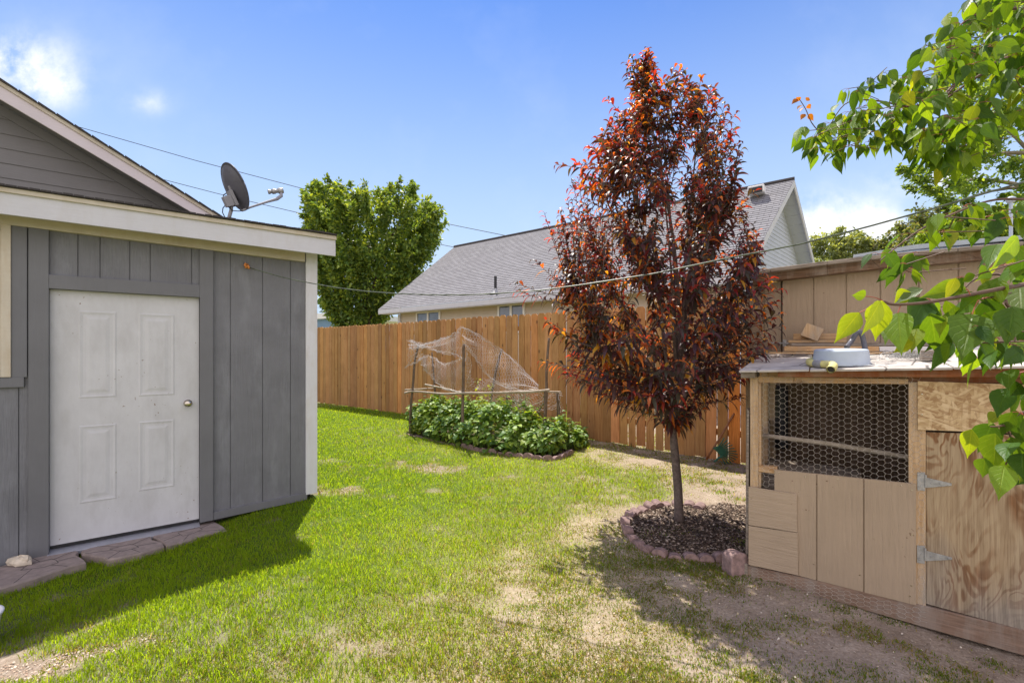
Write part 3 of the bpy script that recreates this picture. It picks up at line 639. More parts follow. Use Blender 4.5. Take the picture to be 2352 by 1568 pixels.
# window at the left edge
wx0, wx1 = uof(S, -160, .03), uof(S, 25, .03); wt, wb = zof(S, 20, 514, .03), zof(S, 20, 866, .03)
wf = MB()
for a, b, c, d in ((wx1-.052, wx1, wb, wt), (wx0, wx0+.052, wb, wt), (wx0+.052, wx1-.052, wt-.052, wt), (wx0+.052, wx1-.052, wb, wb+.052)): wf.fbox(S, a, b, c, d, -.01, .034)
for a, b, c, d in ((wx1-.075, wx1-.053, wb+.053, wt-.053),): wf.fbox(S, a, b, c, d, -.01, .02)
win = obj('window', wf, M['cream'], T, bevel=.003)
obj('pane', MB().fbox(S, wx0+.05, wx1-.05, wb+.05, wt-.05, .002, .012), M['glass'], win)
upright(25.5, 62, wt+.1, wb-.004, .024, 'window_trim', M['trim'])
obj('window_trim', MB().fbox(S, wx0-.1, uof(S, 55, .028), zof(S, 20, 890, .028), zof(S, 20, 867, .028), -.01, .028), M['trim'], T, bevel=.003)

# ------------------------------------------------------------------ main house gable behind the shed
HW = -2.3
H = thing('main_house', 'grey lap-sided house gable with pale rake boards behind the shed roof', 'house', S.pt(-3, 0, HW-2), S.rot)
def rl(x, y, w): return S.hit(x, y, w)
r0 = rl(0, 184, HW+.0); r1 = rl(506, 496.5, HW)
sl_ = (r1[1]-r0[1])/(r1[0]-r0[0]); top = lambda u: r0[1]+sl_*(u-r0[0])
b0 = rl(0, 228, HW); b1 = rl(432, 483, HW); slb = (b1[1]-b0[1])/(b1[0]-b0[0]); bot = lambda u: b0[1]+slb*(u-b0[0])
uL, uR = r0[0]-1.2, r1[0]+.9
def rake(lo, hi, w0, w1, ua=uL, ub=uR): return MB().prism([S.pt(ua, lo(ua), w1), S.pt(ub, lo(ub), w1), S.pt(ub, hi(ub), w1), S.pt(ua, hi(ua), w1)], S.n*(w0-w1))
thk = top(r0[0])-bot(r0[0])
obj('rake_board', rake(bot, lambda u: top(u)-.05, HW-.03, HW), M['pinkish'], H, bevel=.004)
obj('rake_trim', rake(lambda u: top(u)-.06, lambda u: top(u)-.012, HW-.03, HW+.02), M['cream'], H, bevel=.003)
rr = rake(lambda u: top(u)-.011, top, HW-6, HW+.035)
for a in np.arange(uL, uR, .15): rr.prism([S.pt(a, top(a)-.012, HW+.05), S.pt(a+.14, top(a+.14)-.012, HW+.05), S.pt(a+.14, top(a+.14)+.004, HW+.05), S.pt(a, top(a)+.012, HW+.05)], -S.n*.3)
obj('roof', rr, M['shingle_dark'], H)
obj('soffit', rake(lambda u: bot(u)+.05, lambda u: bot(u)+.07, HW-.55, HW-.03), M['lap_grey'], H)
WW = HW-.42; wl = MB(); zz = 2.2
lim = lambda z: (z-.045-b0[1])/slb+b0[0]
while zz < 6.4:
    z2 = zz+.17; ue0, ue1 = min(lim(zz), uR), min(lim(z2), uR)
    if ue1 < -6: break
    wl.add([S.pt(-6, zz, WW), S.pt(ue0, zz, WW), S.pt(ue0, zz, WW+.012), S.pt(-6, zz, WW+.012), S.pt(ue1, z2, WW+.002), S.pt(-6, z2, WW+.002)], [(0, 1, 2, 3), (3, 2, 4, 5)])
    zz = z2
obj('gable_wall', wl, M['lap_grey'], H)
obj('wall_trim', rake(lambda u: bot(u)-.07, lambda u: bot(u)+.045, WW-.0, WW+.03), M['lap_grey'], H)
obj('lower_wall', MB().fbox(S, -6, uR-.6, 0, 2.3, WW-.1, WW), M['lap_grey'], H)

# ------------------------------------------------------------------ satellite dish
ZD = 4.62
DT = thing('satellite_dish', 'dark grey satellite dish on a bent mast above the shed roof', 'satellite dish', at(526, 500, ZD))
nD = unit(V(.55, .70, .42)); cD = at(539, 430, ZD); sideD = unit(np.cross(nD, V(0, 0, 1))); upD = np.cross(sideD, nD)
def disc(rx, ry, depth, th):
    mb = MB(); n = 40; R_ = 9; vs = []; fs = []
    for side in (0, 1):
        for i in range(R_+1):
            q = i/R_
            for k in range(n):
                a = 2*math.pi*k/n; vs.append(cD+sideD*math.cos(a)*rx*q+upD*math.sin(a)*ry*q+nD*(depth*(q*q-1)+side*th))
    for side in (0, 1):
        b = side*(R_+1)*n
        for i in range(R_):
            for k in range(n):
                k2 = (k+1) % n; f = (b+i*n+k, b+i*n+k2, b+(i+1)*n+k2, b+(i+1)*n+k); fs.append(f if side else f[::-1])
    for k in range(n):
        k2 = (k+1) % n; fs.append((R_*n+k, R_*n+k2, (2*R_+1)*n+k2, (2*R_+1)*n+k))
    mb.add(vs, fs)
    rim = [cD+sideD*math.cos(a)*rx+upD*math.sin(a)*ry+nD*.003 for a in np.linspace(0, 2*math.pi, n+1)]
    mb.tube(rim, .006, 6); return mb
obj('dish', disc(.215, .232, .045, .003), M['dishgrey'], DT, smooth=True)
mast = [at(525, 506, ZD), at(528, 493, ZD), at(531, 483, ZD), at(531, 466, ZD), at(532, 455, ZD)]
obj('mast', MB().tube(mast, .017, 12), M['lgrey'], DT, smooth=True)
bk = cD-upD*.10-nD*.07; Rb = np.stack([sideD, nD, upD], 1)
obj('bracket', MB().box(bk, .10, .03, .15, Rb).box(bk-nD*.05-upD*.02, .06, .08, .1, Rb).box(bk+upD*.09+nD*.025, .02, .03, .06, Rb), M['lgrey'], DT, bevel=.004)
zl_ = ZD+.42
arm = [at(556, 484, ZD+.02), at(575, 476, ZD+.1), at(612, 464, ZD+.25), at(636, 457, zl_-.07), at(646, 450, zl_-.02), at(646, 440, zl_)]
obj('arm', MB().tube(arm, [.011, .011, .013, .018, .018, .014], 10), M['lgrey'], DT, smooth=True)
h0, h1 = at(646, 438, zl_), at(616, 441, zl_-.06); ax = unit(h1-h0); LL = np.linalg.norm(h1-h0)
lnb = MB().lathe(h0, ax, [(-.025, .004), (-.02, .03), (.03, .032), (.035, .022), (.06, .022), (.062, .028), (LL*.72, .028), (LL*.73, .019), (LL*.85, .019), (LL*.86, .025), (LL, .025), (LL+.003, .02), (LL+.003, 0)], 18)
obj('receiver', lnb, M['galv'], DT, smooth=True)
cab = [at(x, y, ZD-.02) for x, y in ((556, 484.5), (548, 485), (535, 484), (520, 472), (513, 460), (513, 448), (521, 443), (530, 446))]
cab2 = [at(x, y, ZD-.03) for x, y in ((516, 498), (511, 488), (512, 478), (520, 469), (530, 467), (542, 473), (553, 483))]
obj('cable', MB().tube(cab, .0045, 6).tube(cab2, .0045, 6), M['black'], DT, smooth=True)

# ------------------------------------------------------------------ pavers and rock by the door
def paver(outline, label, th=.065):
    z = -.058; mb = MB(); P = [onz(x, y, z) for x, y in outline]; c = sum(P)/len(P)
    # densify + wobble
    Q = []
    for i in range(len(P)):
        a, b = P[i], P[(i+1) % len(P)]
        for k in range(3): Q.append(a+(b-a)*k/3+V(random.uniform(-.004, .004), random.uniform(-.004, .004), 0))
    n = len(Q); ins = [q+(c-q)*.035+V(0, 0, 0) for q in Q]; vs = [q-V(0, 0, .012) for q in Q]+ins+[q-V(0, 0, th+.06) for q in Q]
    fs = [tuple(range(n, 2*n))]+[(i, (i+1) % n, n+(i+1) % n, n+i) for i in range(n)]+[((i+1) % n, i, 2*n+i, 2*n+(i+1) % n) for i in range(n)]
    mb.add(vs, fs); loc = c*1; loc[2] = 0
    # joints scored in the face: shallow dark seams between the cast stones
    o = obj('paving_stone', mb, M['paver'], None, loc, label=label, cat='paver', group='cast paving stones at the shed door')
    cell = MB(); mid = [Q[int(n*k/6)]*.35+c*.65 for k in range(6)]
    for k in range(6): cell.tube([mid[k]+V(0, 0, -.0015), mid[(k+1) % 6]+V(0, 0, -.0015)], .0035, 4); 
    for k in range(0, 6): e = Q[int(n*(k+.5)/6)]; cell.tube([(mid[k]+mid[(k+1) % 6])/2+V(0, 0, -.0015), e*.93+c*.07+V(0, 0, -.0015)], .0035, 4)
    obj('scored_joints', cell, M['shadowdark'], o)
paver(PAV1, 'largest cast paving stone at the left, beside the pale rock')
paver(PAV2, 'middle cast paving stone below the door sill, chipped front corner')
paver(PAV3, 'rightmost cast paving stone next to the right door trim')
obj('rock', MB().ball(onz(48, 1288, -.03), .068, 6, (1.3, .6, .62), .2), M['rock'], loc=onz(48, 1288, -.03), label='pale jagged rock beside the leftmost paving stone at the wall foot', cat='rock')

# ------------------------------------------------------------------ white bucket just inside the left edge
bc = V(-3.0, 2.5, -.11); bk_ = MB().lathe(bc, V(0, 0, 1), [(0, .0), (0, .105), (.17, .135), (.175, .142), (.185, .142), (.185, .13), (.01, .1), (.01, 0)], 32)
BT = thing('bucket', 'white plastic bucket standing on the shaded grass at the left edge', 'bucket', bc); obj('pail', bk_, M['white_pl'], BT, smooth=True)
hd = [bc+V(math.cos(a)*.14, .02*math.sin(a), .17-.1*math.sin(a)) for a in np.linspace(0, math.pi, 14)]; obj('handle', MB().tube(hd, .003, 6), M['galv'], BT)

# ------------------------------------------------------------------ clothes line
LA = S.P(572, 614, .05); LB = V(2.78, 2.35, 0); LF = Face((LA[0], LA[1]), (LB[0]-LA[0], LB[1]-LA[1]))
lp = [(574, 615), (600, 623), (650, 637), (692, 646), (768, 660), (840, 669), (915, 674.5), (1003, 677.5), (1080, 677), (1148, 673.5), (1240, 667), (1344, 653), (1500, 629), (1656, 596), (1837, 561), (2000, 519), (2150, 477), (2352, 418), (2700, 300)]
lx = np.array([p[0] for p in lp]); ly = np.array([p[1] for p in lp]); xx = np.arange(574, 2701, 18)
wl_ = MB().tube([LF.P(x, float(np.interp(x, lx, ly)), 0) for x in xx], .0052, 6)
obj('clothesline', wl_, plain('green_white_line', (.085, .105, .07), .4, 0, .6, 25), loc=LA, smooth=True, label='long sagging green and white clothesline strung from the shed past the purple tree', cat='clothesline')
hk = S.P(566, 611, .0); R0 = np.stack([S.d, S.n, V(0, 0, 1)], 1)
kb = MB().tube([hk+S.n*.01+V(0, 0, .012)+S.d*.0, hk+S.n*.03+V(0, 0, .018)-S.d*.012, hk+S.n*.04-S.d*.02, hk+S.n*.035-V(0, 0, .015)-S.d*.005, hk+S.n*.035+S.d*.012+V(0, 0, .0), hk+S.n*.04+S.d*.02-V(0, 0, .03)], .0095, 8).box(hk+S.n*.006, .03, .012, .045, R0)
obj('line_cleat', kb, M['orange_pl'], loc=hk, smooth=True, label='orange knotted cleat on the grey shed wall holding the clothesline', cat='cleat')
for pts, lab, Y in ((((-200, 185), (178, 291), (450, 369), (732, 443), (900, 487), (1041, 517), (1160, 541), (1500, 604), (1900, 665)), 'upper overhead utility wire crossing behind the satellite dish', 34),
                 (((-200, 255), (365, 410), (520, 450), (690, 490), (880, 534), (1013, 562), (1050, 569), (1400, 632), (1900, 712)), 'lower overhead utility wire crossing behind the satellite dish arm', 36)):
    px_ = np.arange(-200, 1901, 50); P = [at(x, float(np.interp(x, [p[0] for p in pts], [p[1] for p in pts])), Y) for x in px_]
    obj('utility_wire', MB().tube(P, .024, 5), M['black'], loc=P[0], label=lab, cat='wire', group='overhead utility wires')
# ------------------------------------------------------------------ board fence
FP = [onz(731, 925), onz(1300, 1000), onz(1712, 1066)]
A0 = FP[0]+unit(FP[0]-FP[1])*3.2; A3 = FP[2]+unit(FP[2]-FP[1])*3.4
FT = thing('board_fence', 'tall orange-brown cedar board fence with notched picket tops', 'fence', FP[1])
pts = [A0, FP[1], A3]; chain = []
for a, b in zip(pts[:-1], pts[1:]):
    L = np.linalg.norm(b-a); n = int(round(L/.158)); chain += [(a+(b-a)*(i+.5)/n, unit(b-a), L/n) for i in range(n)]
topx = [600, 731, 900, 1130, 1310, 1500, 1700, 2000]; topy = [760, 752, 742, 725.5, 716, 700, 682, 640]
per = 15
for s0 in range(0, len(chain), per):
    mb = MB()
    for i, (c, d, wd) in enumerate(chain[s0:s0+per]):
        px = CX+FL*c[0]/c[1]; ht = EYE+(HY-np.interp(px, topx, topy))/FL*c[1]; ht = min(max(ht, 2.15), 2.32)+random.uniform(-.012, .012)
        wd2 = wd-random.choice([.004, .007, .012, .02, .026, .032]); n_ = V(d[1], -d[0], 0); tw = random.uniform(-.006, .006)
        tone = random.uniform(.72, 1.2); warm = random.uniform(.93, 1.05)
        if random.random() < .06: tone *= 1.15; warm = 1.12
        col = (tone*warm, tone, tone*random.uniform(.85, 1.05)); zb = random.uniform(-.02, .03)
        if abs(px-1697) < 14: col = (1.5, 1.05, .6)
        tilt = random.uniform(-.004, .004)
        def q(u, z): return c+d*(u+tilt*z)+V(0, 0, z)+n_*(tw*u/wd*2)
        h = wd2/2; poly = [q(-h, zb), q(h, zb), q(h, ht-.035), q(h*.55, ht), q(-h*.55, ht), q(-h, ht-.035)]
        mb.prism(poly, -n_*.018, col)
    o = obj('picket_panel', mb, M['fence'], FT)
rl_ = []
for s0 in range(0, len(chain), per):
    a = chain[s0]; b = chain[min(s0+per, len(chain))-1]; n_ = V(a[1][1], -a[1][0], 0)
    for zr in (.35, 1.15, 1.95):
        obj('rail', MB().prism([a[0]-n_*.02+V(0, 0, zr), b[0]-n_*.02+V(0, 0, zr), b[0]-n_*.02+V(0, 0, zr+.09), a[0]-n_*.02+V(0, 0, zr+.09)], -n_*.038, (.8, .7, .6)), M['fence'], FT)
    obj('post', MB().box(a[0]-n_*.11+V(0, 0, 1.05), .09, .09, 2.1, col=(.7, .6, .5)), M['fence'], FT)

# ------------------------------------------------------------------ neighbour's house
A = V(-5.32, 18.1, 3.06); e = unit(V(.79, -.613, 0)); pr = unit(V(.613, .79, 0))
N = thing('neighbour_house', 'beige vinyl house with grey shingled roof beyond the fence', 'house', (A[0]+5, A[1]-2, 0))
EVL, EVR = A, V(*(A+e*13.2)); EVR = at(1711, 0, 10.0); EVR[2] = 3.08
RL_ = V(-2.718, 21.45, 6.45); RR_ = V(8.10, 13.05, 6.47)
obj('roof_slope', MB().laps(EVL+V(0, 0, .14), EVR+V(0, 0, .14), RR_, RL_, 40, .014), M['shingles'], N)
RBR = RR_+(RR_-EVR)*V(1, 1, 0)+V(0, 0, EVR[2]+.14-RR_[2]); RBL = RL_+(RL_-EVL)*V(1, 1, 0)+V(0, 0, EVL[2]+.14-RL_[2])
obj('roof_slope', MB().laps(RBR, RBL, RL_, RR_, 40, .014), M['shingles'], N)
obj('ridge_cap', MB().tube([RL_+V(0, 0, .02), RR_+V(0, 0, .02)], .06, 8), M['shingle_dark'], N)
nrm = V(-e[1]*-1, 0, 0)
out = V(e[1], -e[0], 0)       # out of the long wall towards the yard
obj('fascia', MB().prism([EVL+V(0, 0, -.05), EVR+V(0, 0, -.05), EVR+V(0, 0, .135), EVL+V(0, 0, .135)], -out*.03), M['white'], N)
inn = -out*.5
obj('soffit', MB().prism([EVL+V(0, 0, -.04), EVR+V(0, 0, -.04), EVR+inn+V(0, 0, -.04), EVL+inn+V(0, 0, -.04)], V(0, 0, .02)), M['cream'], N)
WL0, WR0 = EVL+inn+e*.75, EVR+inn-e*.35; WL0[2] = WR0[2] = 0
up = V(0, 0, 3.05); wv_ = MB().laps(WL0, WR0, WR0+up, WL0+up, 26, .014)
obj('long_wall', wv_, M['vinyl'], N)
obj('corner_trim', MB().box(WL0+V(0, 0, 1.5)+out*.02, .12, .12, 3.0, np.stack([e, out, V(0, 0, 1)], 1)), M['white'], N)
Fn = Face((WL0[0]+out[0]*.02, WL0[1]+out[1]*.02), (e[0], e[1]))
def nwin(x0, x1, ytop):
    u0, u1 = Fn.hit(x0, 700)[0], Fn.hit(x1, 700)[0]; zt = Fn.hit((x0+x1)/2, ytop)[1]; zb = zt-.95; mb = MB(); t = .07
    for a, b, c, d in ((u0, u0+t, zb, zt), (u1-t, u1, zb, zt), (u0+t, u1-t, zt-t, zt), (u0+t, u1-t, zb, zb+t), ((u0+u1)/2-.04, (u0+u1)/2+.04, zb+t, zt-t)): mb.fbox(Fn, a, b, c, d, -.02, .04)
    wdw = obj('window', mb, M['white_pl'], N); obj('pane', MB().fbox(Fn, u0+t, u1-t, zb+t, zt-t, -.01, .01), M['glass'], wdw)
nwin(957, 1012, 714); nwin(1144, 1206, 697)
# gable end facing right
gd = unit((RR_-EVR)*V(1, 1, 0)); gin = V(-gd[1], gd[0], 0)*1.0
if np.dot(gin, e) > 0: gin = -gin
g0, g1, g2 = EVR+V(0, 0, .12), RR_+V(0, 0, -.01), RBR+V(0, 0, -.02); gv = gin*.45
fr = MB()
for a, b in ((g0, g1), (g1, g2)): fr.prism([a-V(0, 0, .2), b-V(0, 0, .2), b, a], gin*.03)
obj('rake_board', fr, M['white'], N)
sf_ = MB()
for a, b in ((g0, g1), (g1, g2)):
    for k in range(14):
        p, q_ = a+(b-a)*k/14, a+(b-a)*(k+.97)/14; sf_.prism([p-V(0, 0, .09)+gin*.03, q_-V(0, 0, .09)+gin*.03, q_-V(0, 0, .09)+gv, p-V(0, 0, .09)+gv], V(0, 0, .02))
obj('soffit', sf_, M['vinyl_blue'], N)
gw = MB(); z0 = 0.; rows = 54; b0_, b1_ = g0+gv, g2+gv; pk = g1+gv-V(0, 0, .1); zE = g0[2]-.1
for i in range(60):
    za, zb2 = .12*i, .12*(i+1)
    if zb2 > pk[2]: break
    def ends(z):
        t = max(0, (z-zE)/(pk[2]-zE)); return V(*(b0_+(pk-b0_)*t)[:2], z), V(*(b1_+(pk-b1_)*t)[:2], z)
    a, b = ends(za); c, d = ends(zb2); gw.add([a, b, b-gin*.014, a-gin*.014, d-gin*.002, c-gin*.002], [(0, 1, 2, 3), (3, 2, 4, 5)])
obj('gable_wall', gw, M['vinyl_blue'], N)
def onroof(px, py):
    n_ = unit(np.cross(EVR-EVL, RL_-EVL)); p0 = EVL+V(0, 0, .15); r = V((px-CX)/FL, 1, (HY-py)/FL); c = V(0, 0, EYE)
    return c+r*np.dot(p0-c, n_)/np.dot(r, n_)
vp = onroof(1138, 668); vt = thing('roof_vent_pipe', 'thin black vent pipe with flashing on the grey shingled roof', 'vent pipe', vp)
vh = 34/FL*vp[1]
obj('pipe', MB().tube([vp-V(0, 0, .1), vp+V(0, 0, vh)], .045, 12), M['black'], vt); obj('flashing', MB().lathe(vp-V(0, 0, .12), V(0, 0, 1), [(0, .19), (.05, .16), (.16, .06), (.2, .05)], 16), M['galv'], vt, smooth=True)
vb = onroof(1738, 447); RV = np.stack([e, pr, V(0, 0, 1)], 1)
ev = thing('exhaust_vent', 'small white and black vent hood near the roof ridge by the gable', 'vent', vb)
obj('hood', MB().box(vb+V(0, 0, .12), .42, .34, .22, RV), M['white_pl'], ev, bevel=.03); obj('opening', MB().box(vb+V(0, 0, .08)+out*.19, .34, .05, .16, RV), M['black'], ev, bevel=.01)

# ------------------------------------------------------------------ blue building far left
bA, bB = at(640, 737, 34), at(790, 737, 30); BB = thing('blue_building', 'low blue building with white roof edge, just past the shed corner', 'building', V(bA[0], bA[1], 0))
bdir = unit((bB-bA)*V(1, 1, 0)); bo = V(-bdir[1], bdir[0], 0)
b_a, b_b = V(bA[0], bA[1], 0), V(bB[0], bB[1], 0)
obj('wall', MB().laps(b_a, b_b, b_b+V(0, 0, 3.75), b_a+V(0, 0, 3.75), 24, .02), M['blue_wall'], BB)
obj('roof', MB().prism([b_a-bo*.3+V(0, 0, 3.76), b_b-bo*.3+V(0, 0, 3.76), b_b-bo*.3+V(0, 0, 4.12), b_a-bo*.3+V(0, 0, 4.12)], bo*8), M['white_pl'], BB)
# ------------------------------------------------------------------ tan shed behind the coop
TS = Face(COOP.pt(0, 0, -1.25)[:2], COOPD[:2])
ts = thing('tan_shed', 'tan grooved-panel shed with rough wooden roof edge behind the coop', 'shed', TS.pt(.6, 0), TS.rot)
tuL = uof(TS, 1713); tuG = uof(TS, 1796); tuR = 3.4
ztr = lambda u: np.interp(u, [tuL, uof(TS, 1792), uof(TS, 2255), tuR], [zof(TS, 1713, 652), zof(TS, 1792, 642), zof(TS, 2255, 593), zof(TS, 2255, 593)+.25])
siding(TS, 'door_panel', tuL, tuG-.006, 0, ztr, [uof(TS, 1755)], 0, M['tan'], ts)
siding(TS, 'wall_panel', tuG+.006, tuR, 0, ztr, [uof(TS, x) for x in (1805, 1869, 1944, 2022, 2110, 2201, 2330)], 0.006, M['tan'], ts, .01)
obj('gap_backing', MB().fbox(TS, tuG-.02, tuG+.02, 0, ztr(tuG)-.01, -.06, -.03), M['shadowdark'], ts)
obj('wall_batten', MB().fbox(TS, uof(TS, 1797, .03), uof(TS, 1807, .03), 0, ztr(tuG)+.01, .0065, .022), M['tan'], ts, bevel=.002)
lo = [(1728, 656), (1792, 643), (1900, 630), (2022, 616), (2150, 606), (2255, 596), (2352, 588), (2620, 560)]
hi = [(1728, 634), (1769, 624), (1900, 607), (2000, 595), (2100, 585), (2200, 576), (2352, 562), (2620, 530)]
bm = MB()
for i in range(len(lo)-1): bm.slab(TS, [lo[i], lo[i+1], hi[i+1], hi[i]], .02, .12)
obj('roof_beam', bm, M['rough_brown'], ts, bevel=.004)
hi2 = [(x, y-8) for x, y in hi]; b2 = MB()
for i in range(len(lo)-1): b2.slab(TS, [(hi[i][0], hi[i][1]+1), (hi[i+1][0], hi[i+1][1]+1), hi2[i+1], hi2[i]], .0, .17)
obj('weathered_edge', b2, M['weathered'], ts, bevel=.006)
mf = [(1960, 600-9), (2100, 572), (2200, 563), (2352, 549), (2620, 524)]; mf2 = [(1960, 583), (2100, 563), (2200, 553), (2275, 546), (2352, 541), (2620, 512)]
b3 = MB()
for (a, b), (c, d) in zip(zip(mf[:-1], mf[1:]), zip([(1960, 585), (2100, 562), (2200, 552), (2352, 540)], [(2100, 562), (2200, 552), (2352, 540), (2620, 512)])): b3.slab(TS, [a, b, d, c], -.02, .10)
obj('metal_flashing', b3, M['metal_roof'], ts)
ra, rb = TS.hit(1728, 630, -.02), TS.hit(2620, 518, -.02)
obj('roof', MB().prism([TS.pt(ra[0], ra[1]-.03, .0), TS.pt(rb[0], rb[1]-.03, .0), TS.pt(rb[0], rb[1]-.01, .0), TS.pt(ra[0], ra[1]-.01, .0)], -TS.n*1.9), M['metal_roof'], ts)
obj('side_wall', MB().fbox(TS, tuL, tuL+.02, 0, ztr(tuL), -1.8, -.03), M['tan'], ts)
obj('back_wall', MB().fbox(TS, tuL, tuR, 0, 2.1, -1.85, -1.81), M['tan'], ts)
obj('hasp', MB().slab(TS, [(1766, 785), (1812, 787), (1812, 790), (1766, 788)], .03, .04).slab(TS, [(1798, 780), (1806, 780), (1806, 795), (1798, 795)], .024, .034), M['galv'], ts)
vpp = at(2322, 476, 5.2); vc = thing('chimney_vent', 'pale blue round vent cap above the tan shed roof at the right', 'vent pipe', vpp)
obj('pipe', MB().tube([vpp-V(0, 0, .5), vpp+V(0, 0, .06)], .016, 10), M['basin'], vc); obj('cap', MB().ball(vpp+V(0, 0, .085), .046, 8, (1, 1, .85)), M['basin'], vc, smooth=True)

# ------------------------------------------------------------------ chicken coop
C = COOP
ct = thing('chicken_coop', 'low home-built chicken coop with hex wire front and plywood door', 'chicken coop', C.pt(.7, 0), C.rot)
def sl2(name, px, w0, w1, mat, bevel=.002, parent=None): return obj(name, MB().slab(C, px, w0, w1), mat, parent or ct, bevel=bevel)
sl2('post', [(1723, 1300), (1741, 1303), (1741, 866), (1723, 864)], -.09, 0, M['lumber'])
sl2('post', [(2087, 1390), (2126.5, 1393), (2126.5, 878), (2087, 877)], -.04, -.001, M['lumber'])
sl2('inner_stud', [(1741.5, 1120), (1748, 1120), (1748, 872), (1741.5, 872)], -.09, -.02, M['lumber'])
sl2('top_rail', [(1741.5, 878.6), (1823, 879.5), (1823, 866), (1741.5, 864)], -.05, -.002, M['lumber_h'])
sl2('top_rail', [(1824, 879.5), (2086.5, 882), (2086.5, 870), (1824, 866)], -.05, -.001, M['lumber_h'])
sl2('header', [(2086, 876), (2480, 883), (2480, 866), (2086, 864)], -.06, -.02, M['stain'])
sl2('middle_rail', [(1741.5, 1083), (1785, 1088), (1785, 1072), (1741.5, 1069)], -.05, -.003, M['lumber_h'])
sl2('roof_beam', [(1786, 866), (1786, 851), (2480, 842), (2480, 866)], -.03, .06, M['stain'], .004)
sl2('beam_end', [(1701, 868), (1734, 868), (1734, 852), (1701, 852)], -.14, .07, M['weathered'], .006)
# siding: grooved sheet, small overlay sheet
su = [C.hit(x, 1100, .012)[0] for x in (1779, 1876, 1984, 2104)]
stop = lambda u: np.interp(u, [su[0], su[3]], [C.hit(1779, 1078, .012)[1], C.hit(2104, 1111, .012)[1]])
sbot = lambda u: np.interp(u, [su[0], su[3]], [C.hit(1779, 1307, .012)[1], C.hit(2104, 1389, .012)[1]])
mb = MB(); mb.prism([C.pt(su[0], sbot(su[0]), .004), C.pt(su[3], sbot(su[3]), .004), C.pt(su[3], stop(su[3]), .004), C.pt(su[0], stop(su[0]), .004)], -C.n*.008, (.7, .7, .7))
for a, b in zip(su[:-1], su[1:]):
    a2, b2 = (a+.004 if a > su[0] else a), (b-.004 if b < su[3] else b)
    mb.prism([C.pt(a2, sbot(a2), .014), C.pt(b2, sbot(b2), .014), C.pt(b2, stop(b2), .014), C.pt(a2, stop(a2), .014)], -C.n*.009)
obj('siding_panel', mb, M['tan'], ct)
mb = MB().slab(C, [(1719, 1205), (1831, 1222), (1830, 1137), (1828, 1134), (1719, 1117)], .016, .028).slab(C, [(1719, 1296), (1833, 1321), (1832, 1224), (1719, 1207)], .016, .029)
obj('overlay_panel', mb, M['tan_h'], ct, bevel=.0015)
sl2('osb_panel', [(2108, 986.5), (2480, 1000), (2480, 888), (2108, 875)], -.0, .012, M['osb'], .001)
pdz = MB().slab(C, [(2127.5, 1386), (2500, 1487), (2500, 1004), (2127.5, 992)], -.022, -.004)
pd = obj('plywood_door', pdz, M['plywood'], ct, bevel=.0015)
ue = C.hit(2500, 1200, -.004)[0]+.006
obj('post', MB().fbox(C, ue, ue+.085, .0, 1.37, -.05, -.001), M['lumber'], ct, bevel=.002)
obj('end_panel', MB().fbox(C, ue+.087, 2.52, -.02, 1.37, -.016, -.002), M['tan'], ct, bevel=.002)
obj('end_wall', MB().fbox(C, 2.5, 2.52, -.02, 1.45, -1.17, -.02), M['tan'], ct)
obj('door_pull', MB().tube([C.pt(ue-.05, .72, -.004), C.pt(ue-.05, .72, .035), C.pt(ue-.05, .84, .035), C.pt(ue-.05, .84, -.004)], .006, 8), M['galv'], pd)
def hinge(x0, yt, yb, tip, cyy):
    m = MB().slab(C, [(x0, yb), (x0+18, yb+2), (x0+18, yt+1), (x0, yt)], -.002, .004)
    m.slab(C, [(x0+20, cyy+12), tip, (tip[0], tip[1]-5), (x0+20, cyy-12)], -.003, .002)
    m.tube([C.P(x0+19, yt+6, .004), C.P(x0+19, yb-6, .004)], .006, 8)
    for fx, fy in ((.3, .2), (.6, .5), (.3, .8)): m.lathe(C.P(x0+18*fx, yt+(yb-yt)*fy, .004), C.n, [(0, .005), (.002, .004), (.0025, 0)], 8)
    for k in (.2, .55, .85): m.lathe(C.P(x0+20+(tip[0]-x0-20)*k, cyy+(tip[1]-2.5-cyy)*k, .002), C.n, [(0, .005), (.002, .004), (.0025, 0)], 8)
    return m
obj('hinge', hinge(2107, 1084, 1125, (2186, 1115), 1108), M['galv'], pd, bevel=.0008)
obj('hinge', hinge(2106, 1252, 1292, (2187, 1285), 1276), M['galv'], pd, bevel=.0008)
sk = MB().slab(C, [(1712, 1325), (1923, 1382), (2126, 1441), (2345, 1503), (2560, 1560), (2560, 1500), (2345, 1446), (2126, 1392), (1923, 1342), (1718, 1298)], -.08, .008); obj('skid', sk, M['skid'], ct, bevel=.003)
sl2('skid_end', [(1706, 1322), (1717, 1326), (1717, 1296), (1706, 1292)], -.09, .02, M['weathered'])
sl2('side_board', [(1712, 1300), (1718, 1302), (1721, 944), (1715.5, 938)], -.12, -.03, M['weathered'])
